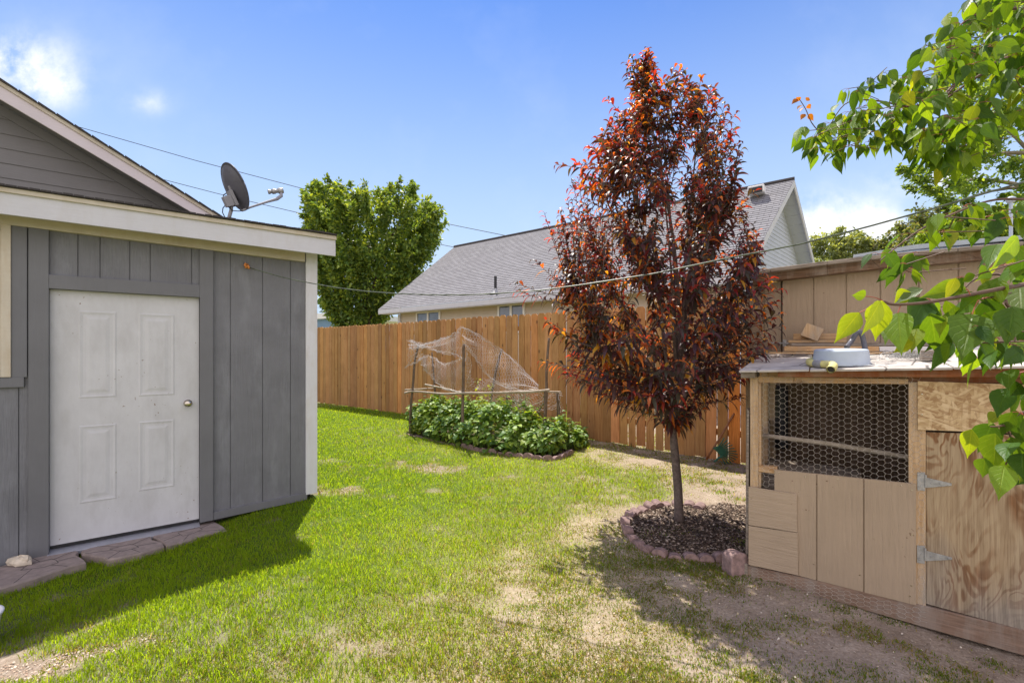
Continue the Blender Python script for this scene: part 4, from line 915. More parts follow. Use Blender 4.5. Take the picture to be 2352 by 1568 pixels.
# side wall (left) open-framed with studs, back wall, floor, right part
sd = MB()
for ww in (-.55, -1.05): sd.fbox(C, .02, .06, .1, 1.38, ww-.04, ww)
obj('side_stud', sd, M['lumber'], ct)
obj('side_panel', MB().fbox(C, .005, .018, .08, .95, -1.17, -.13), M['tan'], ct)
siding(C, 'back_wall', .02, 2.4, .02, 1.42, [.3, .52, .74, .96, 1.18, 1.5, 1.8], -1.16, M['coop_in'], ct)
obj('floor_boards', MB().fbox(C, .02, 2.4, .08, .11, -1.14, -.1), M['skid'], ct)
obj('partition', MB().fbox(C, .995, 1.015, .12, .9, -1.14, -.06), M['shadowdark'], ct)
rp = [C.P(1781, 1003, -.42), C.P(1900, 1018, -.40), C.P(2100, 1052, -.36)]
rp = [rp[0]-C.d*.1, *rp, rp[-1]+C.d*.8]
obj('roost_pole', MB().tube(rp, .017, 10), M['stick_pale'], ct, smooth=True)
nb_ = MB().prism([C.pt(.06, .655, -.22), C.pt(.62, .655, -.22), C.pt(.62, .655, -.72), C.pt(.06, .655, -.72)], V(0, 0, .02)); nb_.fbox(C, .06, .62, .3, .65, -.24, -.222); nb_.fbox(C, .62, .64, .3, .675, -.72, -.22)
obj('nest_box', nb_, M['weathered'], ct)
wj = MB().lathe(C.pt(.11, .72, -1.0), V(0, 0, 1), [(0, 0), (0, .05), (.5, .05), (.53, .03), (.53, 0)], 16); obj('feeder', wj, M['black'], ct)
# roof: weathered sheets, sloping up to the tan shed
ZF, ZB, WF, WB = None, None, .13, -1.2
zf = lambda px, py: C.hit(px, py, WF)[1]
z_l, z_r = zf(1696, 851.5), zf(2307, 841.5); uL_, uR_ = C.hit(1696, 850, WF)[0], C.hit(2307, 841, WF)[0]
ubl = C.hit(1752, 800, WB)[0]
def roofz(u, w): return z_l+(z_r-z_l)*(u-uL_)/(uR_-uL_)+(WF-w)/(WF-WB)*.115
cuts = [uL_, .37, 1.02, 2.0, 2.6]; cutb = [min(ubl, .0), .33, .98, 1.96, 2.56]
for i in range(4):
    a, b, a2, b2 = cuts[i]+.003, cuts[i+1]-.003, cutb[i]+.003, cutb[i+1]-.003; q = random.uniform(-.002, .002)
    P = [C.pt(a, roofz(a, WF)+q, WF+random.uniform(-.012, .012)), C.pt(b, roofz(b, WF)+q, WF+random.uniform(-.012, .012)), C.pt(b2, roofz(b2, WB)+q, WB), C.pt(a2, roofz(a2, WB)+q, WB)]
    obj('roof_sheet', MB().prism(P, V(0, 0, -.013)), M['roofboard'], ct, bevel=.002)
obj('roof_joist', MB().fbox(C, .0, 2.5, 1.34, 1.4, -.6, -.56).fbox(C, .0, 2.5, 1.36, 1.43, -1.14, -1.1), M['lumber_h'], ct)
# hex wire
def hexnet(fn, U, W_, cell, r, name, mat, parent=None, jit=0., seed=1, **kw):
    """hexagonal wire mesh over a (u, v) patch mapped into space by fn; each wire is a thin three-sided rod"""
    rr = np.random.default_rng(seed); a = cell/math.sqrt(3); E = []; K = {}
    nc, nr = int(U/(1.5*a))+2, int(W_/cell)+2; VV = []
    def vid(x, y):
        k = (round(x/a*4), round(y/a*4))
        if k not in K: K[k] = len(VV); VV.append((x, y))
        return K[k]
    S_ = set()
    for i in range(nc):
        for j in range(nr):
            cx, cy = i*1.5*a, j*cell+(cell/2 if i % 2 else 0)
            ids = [vid(cx+a*math.cos(math.pi/3*k), cy+a*math.sin(math.pi/3*k)) for k in range(6)]
            for k in range(6): S_.add(tuple(sorted((ids[k], ids[(k+1) % 6]))))
    VV = np.array(VV); ok = (VV[:, 0] >= -a*.3) & (VV[:, 0] <= U+a*.3) & (VV[:, 1] >= -a*.3) & (VV[:, 1] <= W_+a*.3)
    E = np.array([s for s in S_ if ok[s[0]] and ok[s[1]]]); VV = VV+rr.normal(0, jit*cell, VV.shape)
    P3 = np.array([fn(x/U, y/W_) for x, y in VV]); A_, B_ = P3[E[:, 0]], P3[E[:, 1]]
    t = B_-A_; t /= np.maximum(np.linalg.norm(t, axis=1, keepdims=True), 1e-9); ref = np.where(np.abs(t[:, 2:3]) > .9, V(1, 0, 0), V(0, 0, 1))
    s1 = np.cross(t, ref); s1 /= np.maximum(np.linalg.norm(s1, axis=1, keepdims=True), 1e-9); s2 = np.cross(t, s1)
    ring = [s1*r, (-.5*s1+.866*s2)*r, (-.5*s1-.866*s2)*r]
    P = np.stack([A_+q for q in ring]+[B_+q for q in ring], 1).reshape(-1, 3); b = np.arange(len(E))[:, None]*6
    F_ = np.vstack([b+np.array([q]) for q in ([0, 1, 4, 3], [1, 2, 5, 4], [2, 0, 3, 5])]); return obj(name, (P, F_, None), mat, parent, **kw)
q00, q10, q11, q01 = [C.P(*p, .004) for p in ((1724, 1117), (2126, 1119), (2126, 868), (1724, 866))]
q10 = C.P(2126, 1128, .004)
def bil(a, b, c, d): return lambda u, v: (a*(1-u)+b*u)*(1-v)+(d*(1-u)+c*u)*v
def wav(f, n, amp): return lambda u, v: f(u, v)+n*amp*math.sin(u*9+v*5)*math.sin(v*7)
Uw = np.linalg.norm(q10-q00); Hw = np.linalg.norm(q01-q00)
hexnet(wav(bil(q00, q10, q11, q01), C.n, .002), Uw, Hw, .037, .0008, 'hex_wire', M['coopwire'], ct, .045, 3)
s00, s10, s11, s01 = [C.P(*p, .012) for p in ((1722, 1322), (2126, 1432), (2126, 1398), (1722, 1300))]
hexnet(bil(s00, s10, s11, s01), Uw, .12, .037, .0008, 'hex_wire_foot', M['coopwire'], ct, .05, 4)
q2 = [C.P(*p, .003) for p in ((2104, 1385), (2127, 1392), (2127, 1120), (2104, 1118))]
hexnet(bil(*q2), .06, .62, .037, .0008, 'hex_wire_strip', M['coopwire'], ct, .05, 5)
scr = MB()
for x, y in ((2095, 1125), (2095, 1228), (2093, 1344), (2090, 1368), (1790, 1085), (1850, 1095), (1925, 1100), (2070, 1115), (1762, 1135), (1722, 1150), (1822, 1297), (2118, 905), (2118, 952), (1870, 1295), (1975, 1320)):
    obj('screw', MB().lathe(C.P(x, y, .014 if x < 2105 else .013), C.n, [(0, .0045), (.002, .004), (.0025, 0)], 8), M['steel'], ct)
pass

# ------------------------------------------------------------------ things lying on the coop roof
def onroof2(px, py, lift=0.):
    p0 = C.pt(0, roofz(0, WF)+lift, WF); p1 = C.pt(1, roofz(1, WF)+lift, WF); p2 = C.pt(0, roofz(0, WB)+lift, WB)
    n_ = np.cross(p1-p0, p2-p0); r = V((px-CX)/FL, 1, (HY-py)/FL); c = V(0, 0, EYE); return c+r*np.dot(p0-c, n_)/np.dot(r, n_)
def cr(u, w, lift=0.): return C.pt(u, roofz(u, w)+lift, w)
bs = C.pt(*C.hit(1931, 828, -.09), -.09); ub_ = C.hit(1931, 828, -.12)[0]; bs = cr(ub_, -.12, 0)
rb_ = 55/FL*bs[1]; hb = 35/FL*bs[1]
bas = MB().lathe(bs, unit(V(0, 0, 1)+C.n*.06), [(.002, rb_*1.0), (.0, rb_*1.02), (.012, rb_*1.02), (.016, rb_*.985), (hb-.012, rb_*.94), (hb-.003, rb_*.92), (hb, rb_*.89), (hb+.001, 0)], 40)
obj('basin', bas, M['basin'], loc=bs, smooth=True, label='upturned blue-grey enamel basin on the coop roof', cat='basin')
def smoothpts(P, n=6):
    P = [np.asarray(p, float) for p in P]; out = []
    for i in range(len(P)-1):
        p0, p1, p2, p3 = P[max(i-1, 0)], P[i], P[i+1], P[min(i+2, len(P)-1)]
        for k in range(n):
            t = k/n; out.append(.5*((2*p1)+(-p0+p2)*t+(2*p0-5*p1+4*p2-p3)*t*t+(-p0+3*p1-3*p2+p3)*t**3))
    return out+[P[-1]]
def face_at(px, py, w): return C.P(px, py, w)
hp = smoothpts([cr(C.hit(1975, 800, -.42)[0], -.42, .03), cr(C.hit(1945, 800, -.36)[0], -.36, .028), cr(C.hit(1900, 815, -.34)[0], -.34, .026), cr(C.hit(1866, 823, -.2)[0], -.2, .024), cr(C.hit(1861, 830, -.06)[0], -.06, .024), cr(C.hit(1880, 835, .04)[0], .03, .024), cr(C.hit(1902, 836, .08)[0], .07, .024), cr(C.hit(1914, 838, .12)[0], .13, .022), cr(C.hit(1908, 845, .2)[0], .215, .008)], 7)
hr = .0225; hos = MB().tube(hp, [hr*(1.06 if i % 2 else .98) for i in range(len(hp))], 14, False)
hos.tube(hp[-5:], [hr*.8]*5, 12, False)
hz = thing('yellow_hose', 'short thick yellow corrugated hose end curling round the basin', 'hose', hp[20]); obj('tube', hos, M['yellow'], hz, smooth=True)
obj('tape', MB().tube(hp[33:39], hr*1.12, 14, False), M['galv'], hz, smooth=True)
obj('bore', MB().lathe(hp[-2], hp[-1]-hp[-2], [(0, hr*.84), (.001, 0)], 14), M['black'], hz)
wz = -.5
bpp = smoothpts([C.P(1945, 797, wz+.08), C.P(1956, 783, wz), C.P(1965, 768, wz), C.P(1973, 762, wz), C.P(1979, 768, wz), C.P(1984, 785, wz), C.P(1988, 808, wz+.04)], 6)
obj('black_pipe', MB().tube(bpp, [.0165]*len(bpp), 14), M['dishgrey'], loc=bpp[0], smooth=True, label='bent black pipe standing behind the basin on the coop roof', cat='pipe')
def lum(name, px, w0, w1, mat, label, grp='lumber stacked at the back of the coop roof'):
    mb = MB().slab(C, px, w0, w1); return obj(name, mb, mat, None, C.P(*px[0], w1), C.rot, bevel=.002, label=label, cat='board', group=grp)
lum('board', [(1766, 812.5), (2150, 812.5), (2150, 808.5), (1766, 808.5)], -.8, -.72, M['lumber_h'], 'thin long plank lying lowest on the coop roof behind the basin')
lum('board', [(1801, 806.5), (2019, 806.5), (2019, 795.5), (1801, 795)], -.92, -.84, M['lumber_h'], 'pale squared board on edge behind the basin, left of the white one')
lum('board', [(2020, 806), (2330, 807), (2330, 796), (2020, 796)], -.92, -.845, M['white'], 'white painted board continuing the pale one behind the leaves')
lum('board', [(1818, 794), (2200, 794), (2200, 786.5), (1818, 788)], -1.08, -.95, M['weathered'], 'grey weathered plank stacked above the pale squared board')
lum('board', [(1811, 787), (1945, 786), (1945, 780), (1811, 781)], -1.14, -1.05, M['lumber_h'], 'short brown board near the top of the stack')
lum('board', [(1822, 779.5), (1945, 779), (1945, 765), (1822, 766)], -1.18, -1.11, M['lumber_h'], 'dark-ended stud lying under the tilted wood block')
wbk = C.P(1866, 763, -1.07); Rw = np.stack([unit(C.d*.9+V(0, 0, -.42)), unit(C.n), unit(np.cross(unit(C.d*.9+V(0, 0, -.42)), unit(C.n)))], 1)
obj('wood_block', MB().box(wbk, .13, .09, .11, Rw), M['lumber'], loc=wbk, bevel=.003, label='tilted offcut block of wood on top of the lumber stack', cat='wood block')
rw = np.random.default_rng(3); wb_ = MB(); c0 = cr(C.hit(2105, 820, -.3)[0], -.3, .03)
for k in range(46):
    a0 = rw.random()*6.28; r1_ = rw.uniform(.03, .16); cc = c0+C.d*rw.normal(0, .04)+C.n*rw.normal(0, .04); sq = rw.uniform(.3, .6); n_ = rw.integers(5, 11)
    P = [cc+C.d*math.cos(a0+t*.55)*r1_+C.n*math.sin(a0+t*.55)*r1_*sq+V(0, 0, max(-.025, .02*math.sin(t*1.7+a0)+rw.normal(0, .006))) for t in range(n_)]
    wb_.tube(P, .0011, 3, False)
for k in range(12):
    p = cr(C.hit(rw.uniform(1985, 2050), 830, -.1)[0], rw.uniform(-.35, .1), .004); P = [p]
    for j in range(6): P.append(P[-1]+C.d*rw.normal(0, .025)+C.n*rw.normal(0, .02)+V(0, 0, abs(rw.normal(0, .003))))
    wb_.tube(P, .001, 3, False)
obj('wire_bundle', wb_, M['galv'], loc=c0, label='tangled bundle of cut netting wire on the coop roof', cat='wire')
w2 = cr(C.hit(2140, 822, -.25)[0], -.22, .035); obj('brick', MB().box(w2, .11, .08, .062, R0 if False else np.stack([C.d, C.n, V(0, 0, 1)], 1)), M['weathered'], loc=w2, bevel=.004, label='weathered wooden offcut weighing down the wire bundle', cat='wood block')

# ------------------------------------------------------------------ rake leaning in the corner
rk = onz(1622, 1058); rT = thing('leaf_rake', 'green fan rake with wooden handle leaning on the fence', 'rake', rk)
Yr = rk[1]; topr = at(1712, 908, Yr-.05)
obj('handle', MB().tube([at(1622, 1055, Yr-.1), at(1650, 1011, Yr-.12), at(1680, 960, Yr-.1), topr], .014, 10), M['stain'], rT, smooth=True)
hub = at(1646, 1031, Yr-.15); fan = MB(); arcp = []
ext = [(1664, 1005), (1671, 1010), (1677, 1016), (1682, 1022), (1687, 1029), (1691, 1036), (1694, 1043), (1694, 1050), (1690, 1055), (1685, 1059), (1680, 1062), (1673, 1064), (1666, 1065)]
tips = [at(x, y, Yr-.22+.02*i/12) for i, (x, y) in enumerate(ext)]
for p in tips:
    d_ = unit(p-hub); fan.tube([hub, hub+(p-hub)*.5+V(0, -.01, 0), p, p+V(0, .03, -.005)], [.009, .008, .007, .005], 5)
fan.tube([hub+(p-hub)*.55 for p in tips], .005, 5); fan.tube([hub+(p-hub)*.3 for p in tips], .006, 5)
hubm = [hub+(p-hub)*.3 for p in (tips[0], tips[-1])]; fan.prism([hub-unit(tips[6]-hub)*.05, hubm[1], hubm[0]], V(0, .012, 0))
obj('fan_head', fan, M['green_pl'], rT)
obj('brace', MB().tube([at(1641, 1060, Yr-.2), at(1650, 1052, Yr-.18), at(1660, 1046, Yr-.18)], .014, 8), M['green_pl'], rT)

# ------------------------------------------------------------------ scalloped edging blocks
def scallop(w_, h_, t_, R, c, slant=.25):
    mb = MB(); prof = [(-w_/2, -.05), (w_/2, -.05)]+[(w_/2*math.cos(a), h_-w_/2*.75+w_/2*.75*math.sin(a)) for a in np.linspace(0, math.pi, 11)]
    f = [c+R@V(x, t_/2, z) for x, z in prof]; b = [c+R@V(x*.97, -t_/2, z-max(0, z)*slant) for x, z in prof]; n = len(prof)
    mb.add(f+b, [tuple(range(n))[::-1], tuple(range(n, 2*n))]+[(i, (i+1) % n, n+(i+1) % n, n+i) for i in range(n)]); return mb
def edging(P, name_lab, grp, wmul=1., hh=.066):
    C0 = sum(P)/len(P)
    for i, p in enumerate(P):
        a = P[max(i-1, 0)]; b = P[min(i+1, len(P)-1)]; t = unit((b-a)*V(1, 1, 0)); nn = V(-t[1], t[0], 0)
        if np.dot(nn, C0-p) < 0: nn = -nn; t = -t
        gap = min(np.linalg.norm(P[i]-P[j]) for j in (i-1, i+1) if 0 <= j < len(P))
        w_ = min(gap*.97, .15)*wmul; R = np.stack([t, -nn, V(0, 0, 1)], 1); jr = Matrix.Rotation(random.uniform(-.09, .09), 3, 'Y'); R = R@np.array(jr)
        p2 = V(p[0], p[1], -.012+random.uniform(-.014, .008)-(.045 if 'bed' in grp and i < .42*len(P) else 0))
        obj('edging_block', scallop(w_, hh*random.uniform(.8, 1.15), .085, R, p2), M['concrete_red'], None, p2, math.atan2(t[1], t[0]), bevel=.003, label=name_lab(i, len(P)), cat='edging block', group=grp)
def resample(P, step):
    P = [np.asarray(p) for p in P]; d = [0]
    for a, b in zip(P[:-1], P[1:]): d.append(d[-1]+np.linalg.norm(b-a))
    n = max(2, int(round(d[-1]/step))); out = []
    for k in range(n+1):
        s = d[-1]*k/n; i = min(np.searchsorted(d, s, side='right')-1, len(P)-2); t = (s-d[i])/(d[i+1]-d[i]); out.append(P[i]+(P[i+1]-P[i])*t)
    return out
RP = resample([onz(x, y) for x, y in RING], .108)
def rlab(i, n):
    f = i/(n-1)
    if f < .3: return f'scalloped pink block, number {i+1} from the right along the back of the tree ring'
    if f < .55: return f'scalloped pink block at the left bend of the tree ring, {i+1-int(.3*(n-1))-1 or 1} along from the back'
    return f'scalloped pink block in the front of the tree ring, {n-i} from the coop corner'
edging(RP, rlab, 'scalloped blocks round the purple tree')
BP = resample([onz(x, y) for x, y in BEDF], .15)
edging(BP, lambda i, n: f'scalloped pink block, {n-i} from the right end of the leafy bed', 'scalloped blocks along the garden bed', 1., .09)
tb = onz(1688, 1312); R_t = np.stack([unit(V(1, .2, 0)), unit(V(.2, -1, 0)), V(0, 0, 1)], 1)
obj('edging_block', scallop(.135, .155, .11, R_t, tb, .1), M['concrete_red'], None, tb, bevel=.006, label='upright taller pink block standing at the coop corner', cat='edging block', group='scalloped blocks round the purple tree')
# ------------------------------------------------------------------ foliage
def norm_(a): return a/np.maximum(np.linalg.norm(a, axis=-1, keepdims=True), 1e-9)
def leaves(B, Dr, Nn, L, W, droop, prof, fold, cols, curl=None):
    """arching two-sided leaf blades: base, direction, face normal, length, width, how far they bow down"""
    n = len(B); ts = np.linspace(0, 1, len(prof)); Dr = norm_(Dr); Sd = norm_(np.cross(Dr, Nn)); Nn = np.cross(Sd, Dr)
    P = np.zeros((n, len(ts)*3, 3)); dz = V(0, 0, -1)
    for i, t in enumerate(ts):
        c = B+Dr*(L*t)[:, None]+(dz*(droop*L)[:, None])*(t*t)-(Dr*(L*droop*.35)[:, None])*(t*t)
        wv = (W*prof[i]/2)[:, None]; lift = (W*prof[i]/2*fold)[:, None]
        if curl is not None: c = c+Sd*(curl*L*(t*t))[:, None]
        P[:, i*3] = c-Sd*wv+Nn*lift; P[:, i*3+1] = c; P[:, i*3+2] = c+Sd*wv+Nn*lift
    q = []
    for i in range(len(ts)-1):
        a = i*3; q += [[a, a+1, a+4, a+3], [a+1, a+2, a+5, a+4]]
    F_ = (np.arange(n)[:, None, None]*(len(ts)*3)+np.array(q)[None]).reshape(-1, 4)
    return P.reshape(-1, 3), F_, np.repeat(cols, len(ts)*3, 0)
def ribbed(lv, ns, k=1.35):
    v, f, c = lv; n_ = len(v)//(ns*3); a = np.zeros((n_, ns, 3, 3)); a[..., 0] = V(-1, 0, 1)[None, None]; a[..., 1] = np.linspace(0, 1, ns)[None, :, None]; return v, f, c, a.reshape(-1, 3)
def merge(parts):
    v, f, c = [], [], []; b = 0
    for p, q, r in parts: v.append(p); f.append(q+b); c.append(r); b += len(p)
    return np.vstack(v), np.vstack(f), np.vstack(c)
OV = [.05, .72, 1.0, .8, .42, .02]; LANCE = [.06, .62, .95, 1., .84, .5, .03]; SMALL = [.1, 1., .7, .03]
def interp_rows(rows, y):
    ys_ = [r[0] for r in rows]; return np.interp(y, ys_, [r[1] for r in rows]), np.interp(y, ys_, [r[2] for r in rows])
def far_tree(name, label, rows, Zc, ncl, lpc, cr_, ls, pal, seed, trunk_px, ratio=.9, group=None, up=.9, spray=1.6, limbs=9, barkm='bark', droop=.1, loose=1.):
    r = np.random.default_rng(seed); y0, y1 = rows[0][0], rows[-1][0]
    wd = np.array([max(b-a, 1) for _, a, b in rows], float); yy_ = np.array([q[0] for q in rows], float)
    yg = np.linspace(y0, y1, 200); wg = np.interp(yg, yy_, wd); cdf = np.cumsum(wg); cdf /= cdf[-1]
    cy = np.interp(r.random(ncl), cdf, yg); a, b = interp_rows(rows, cy); m = (a+b)/2; hw = (b-a)/2
    ang = r.random(ncl)*2*np.pi; rad = np.sqrt(r.random(ncl))**.45
    cx = m+hw*rad*np.cos(ang); dep = hw*rad*np.sin(ang)*ratio/FL*Zc
    Yc = Zc+dep; C_ = np.stack([(cx-CX)/FL*Zc, Yc, EYE+(HY-cy)/FL*Zc], 1)
    mid = np.stack([(m-CX)/FL*Zc, np.full(ncl, Zc), EYE+(HY-cy)/FL*Zc], 1)
    outd = norm_((C_-mid)+V(0, 0, .01))+V(0, 0, up); outd = norm_(outd); rm = cr_/FL*Zc
    bright = r.uniform(.75, 1.25, ncl)
    k = np.repeat(np.arange(ncl), lpc); n = len(k)
    along = r.random(n)**.8; spread = rm*.55*(1.05-along*.8)[:, None]*loose
    B = C_[k]+outd[k]*((along-.35)*rm*spray)[:, None]+r.normal(0, 1, (n, 3))*spread*.75
    Dr = norm_(outd[k]*.6+r.normal(0, .7, (n, 3))+V(0, 0, -.25)); Nn = norm_(r.normal(0, .6, (n, 3))+V(0, 0, .9))
    pal = np.array(pal); c = pal[r.integers(0, len(pal), n)]*(bright[k]*r.uniform(.8, 1.2, n))[:, None]
    L = ls*r.uniform(.6, 1.3, n); lv = leaves(B, Dr, Nn, L, L*.5, np.full(n, droop), SMALL, .25, c)
    tb_ = at(trunk_px, HY+10, Zc); base = V(tb_[0], Zc, 0); t = thing(name, label, 'tree', base, 0, group)
    top_z = EYE+(HY-y0)/FL*Zc; mb = MB(); q = V(*base); topc = V(mid[:, 0].mean(), Zc, top_z*.75)
    mb.tube(smoothpts([base, base+(topc-base)*.3+V(.1, 0, 0), base+(topc-base)*.6, topc], 5), list(np.linspace(.022*top_z+.05, .02, 16)), 8)
    for i in range(limbs):
        j = r.integers(0, ncl); s = base+(topc-base)*r.uniform(.25, .7); e_ = C_[j]; md = (s+e_)/2+V(0, 0, .06*top_z)
        mb.tube(smoothpts([s, md, e_], 5), list(np.linspace(.008*top_z+.02, .01, 11)), 6)
    obj('trunk', mb, M[barkm], t, smooth=True); obj('crown', lv, M['leaf'], t)
    return t
G1 = [(.15, .24, .06), (.2, .3, .065), (.28, .36, .07), (.1, .18, .055)]
far_tree('leafy_tree', 'large round green tree between the shed corner and the shingled house', [(452, 760, 790), (462, 750, 945), (480, 738, 965), (500, 722, 985), (525, 712, 1000), (550, 716, 1003), (580, 725, 990), (620, 730, 965), (660, 735, 935), (700, 745, 900), (735, 768, 875), (765, 780, 870)],
         24, 390, 150, 27, .22, G1, 21, 850, .9, None, 1.2, 2.3, 10, 'bark', .1, .8)
far_tree('leafy_tree', 'tall dense green tree with pale limbs at the right edge of the sky', [(-100, 2330, 2500), (0, 2280, 2640), (100, 2225, 2700), (200, 2190, 2740), (300, 2165, 2740), (385, 2145, 2740), (405, 2190, 2740), (440, 2205, 2740), (480, 2210, 2740), (540, 2185, 2740), (600, 2170, 2740)],
         19, 420, 150, 30, .19, [(.19, .3, .06), (.24, .36, .07), (.3, .42, .08), (.11, .2, .06)], 22, 2640, .8, None, .5, 1.5, 16, 'bark_pale', .1, .8)
PG = [(.3, .36, .16), (.36, .42, .2), (.24, .3, .13)]
far_tree('willow_tree', 'small pale green willow right of the gable above the shed roof', [(540, 1895, 1935), (555, 1880, 1960), (570, 1872, 1975), (600, 1858, 1995), (650, 1850, 2000)], 26, 120, 110, 20, .2, PG, 23, 1925, .9, 'pale willows above the tan shed roof', .6, 1.4, 14, 'bark_pale', .2, 1.1)
far_tree('willow_tree', 'wispy pale green willow between the small willow and the tall dense tree', [(475, 2125, 2150), (500, 2118, 2190), (530, 2080, 2210), (555, 2030, 2220), (580, 2010, 2260), (620, 1990, 2290)], 24, 190, 90, 22, .2, [(.2, .25, .1), (.23, .28, .14), (.2, .2, .12), (.13, .19, .07)], 24, 2140, .9, 'pale willows above the tan shed roof', .7, 1.5, 16, 'bark_pale', .2, 1.3)
far_tree('bright_shrub_tree', 'bright yellow-green shrub just over the metal edge of the tan shed', [(500, 2190, 2260), (520, 2160, 2330), (550, 2150, 2400), (600, 2150, 2420)], 15, 120, 110, 22, .15, [(.2, .3, .05), (.26, .36, .06), (.14, .24, .04)], 25, 2270, .9)

# ------------------------------------------------------------------ purple-leaf tree
rp = np.random.default_rng(42)
PT = 4.15; pb = onz(1560, 1195)
pt_ = thing('purple_leaf_tree', 'young purple-red leafed tree in the scalloped ring beside the coop', 'tree', pb)
ENV = [(112, 1452, 1492), (150, 1440, 1505), (185, 1438, 1560), (205, 1432, 1600), (230, 1415, 1632), (270, 1385, 1658), (300, 1368, 1675), (350, 1345, 1690), (375, 1300, 1692), (400, 1285, 1690), (450, 1300, 1688), (480, 1270, 1698), (520, 1265, 1715), (560, 1300, 1728), (600, 1250, 1735), (640, 1255, 1755), (680, 1270, 1765), (720, 1275, 1770), (760, 1255, 1772), (800, 1262, 1772), (840, 1265, 1755), (875, 1285, 1690), (905, 1330, 1640), (940, 1440, 1600), (975, 1510, 1590)]
lead = smoothpts([at(x, y, PT) for x, y in ((1560, 1197), (1557, 1120), (1551, 1050), (1547, 985), (1556, 900), (1561, 800), (1558, 680), (1545, 540), (1515, 380), (1482, 240), (1474, 135))], 4)
lead[0][2] = -.03; nl = len(lead); lr = [float(np.interp(i/(nl-1), [0, .03, .25, .3, .5, .8, 1], [.062, .047, .042, .03, .022, .012, .004])) for i in range(nl)]
lr = [q*.86 for q in lr]; tm = MB().tube(lead, lr, 12)
leadz = np.array([p[2] for p in lead]); leadx = np.array([p[0] for p in lead]); leadY = np.array([p[1] for p in lead])
def leadat(z): return V(np.interp(z, leadz, leadx), np.interp(z, leadz, leadY), z)
# main scaffold limbs
scaf = []
for i, (x, y, dy, z0) in enumerate(((1400, 620, .35, .93), (1420, 420, -.3, 1.0), (1650, 420, .3, .98), (1680, 640, -.4, .92), (1560, 330, .35, 1.25), (1600, 250, -.1, 1.3), (1480, 300, -.35, 1.2), (1350, 800, -.35, .86), (1720, 780, .35, .9), (1600, 520, -.5, 1.05), (1500, 560, .5, 1.05), (1330, 680, .1, 1.0), (1640, 330, .1, 1.15))):
    e_ = at(x, y, PT)+V(0, dy, 0); s = leadat(z0); md = s*.55+e_*.45+V((s[0]-e_[0])*.12, (s[1]-e_[1])*.15, -.1*(e_[2]-s[2])*0)
    P = smoothpts([s, s+(e_-s)*.25+V(0, 0, .08), md+V(0, 0, .05), e_], 5); scaf.append(P); tm.tube(P, list(np.linspace(.017, .005, len(P))), 7)
scp = np.vstack([np.array(P) for P in scaf]+[np.array(lead[int(nl*.32):])])
LB_, LD_, LN_, LL_, LW_, LR_, LC_, LQ_ = [], [], [], [], [], [], [], []
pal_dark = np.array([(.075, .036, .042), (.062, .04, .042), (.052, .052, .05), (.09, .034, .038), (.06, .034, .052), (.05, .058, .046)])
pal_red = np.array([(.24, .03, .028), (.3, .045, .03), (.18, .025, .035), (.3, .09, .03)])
pal_or = np.array([(.42, .15, .03), (.4, .25, .03), (.32, .1, .03)])
ys_e = np.linspace(112, 975, 400); we = np.array([interp_rows(ENV, y)[1]-interp_rows(ENV, y)[0] for y in ys_e]); we = we*np.interp(ys_e, [112, 250, 600, 800, 975], [1.2, 1.35, 1.15, .75, .6]); cdf = np.cumsum(we); cdf /= cdf[-1]
extra = [(1185, 650, 0), (1192, 668, .02), (1228, 598, 0), (1250, 488, 0), (1262, 510, .1), (1278, 378, 0), (1242, 828, 0), (1250, 832, .05), (1262, 745, 0), (1255, 730, .1), (1478, 122, 0), (1470, 140, .05), (1484, 130, -.05), (1530, 185, 0), (1578, 170, .1), (1560, 160, -.05), (1610, 178, 0), (1640, 205, 0), (1690, 262, 0), (1688, 300, 0), (1696, 330, 0), (1694, 380, 0), (1735, 438, 0), (1728, 452, .1), (1780, 790, 0), (1775, 650, .1), (1770, 640, 0), (1740, 560, 0), (1690, 905, -.1), (1660, 880, -.2), (1700, 915, 0), (1395, 225, 0), (1440, 145, 0)]
NSH = 920
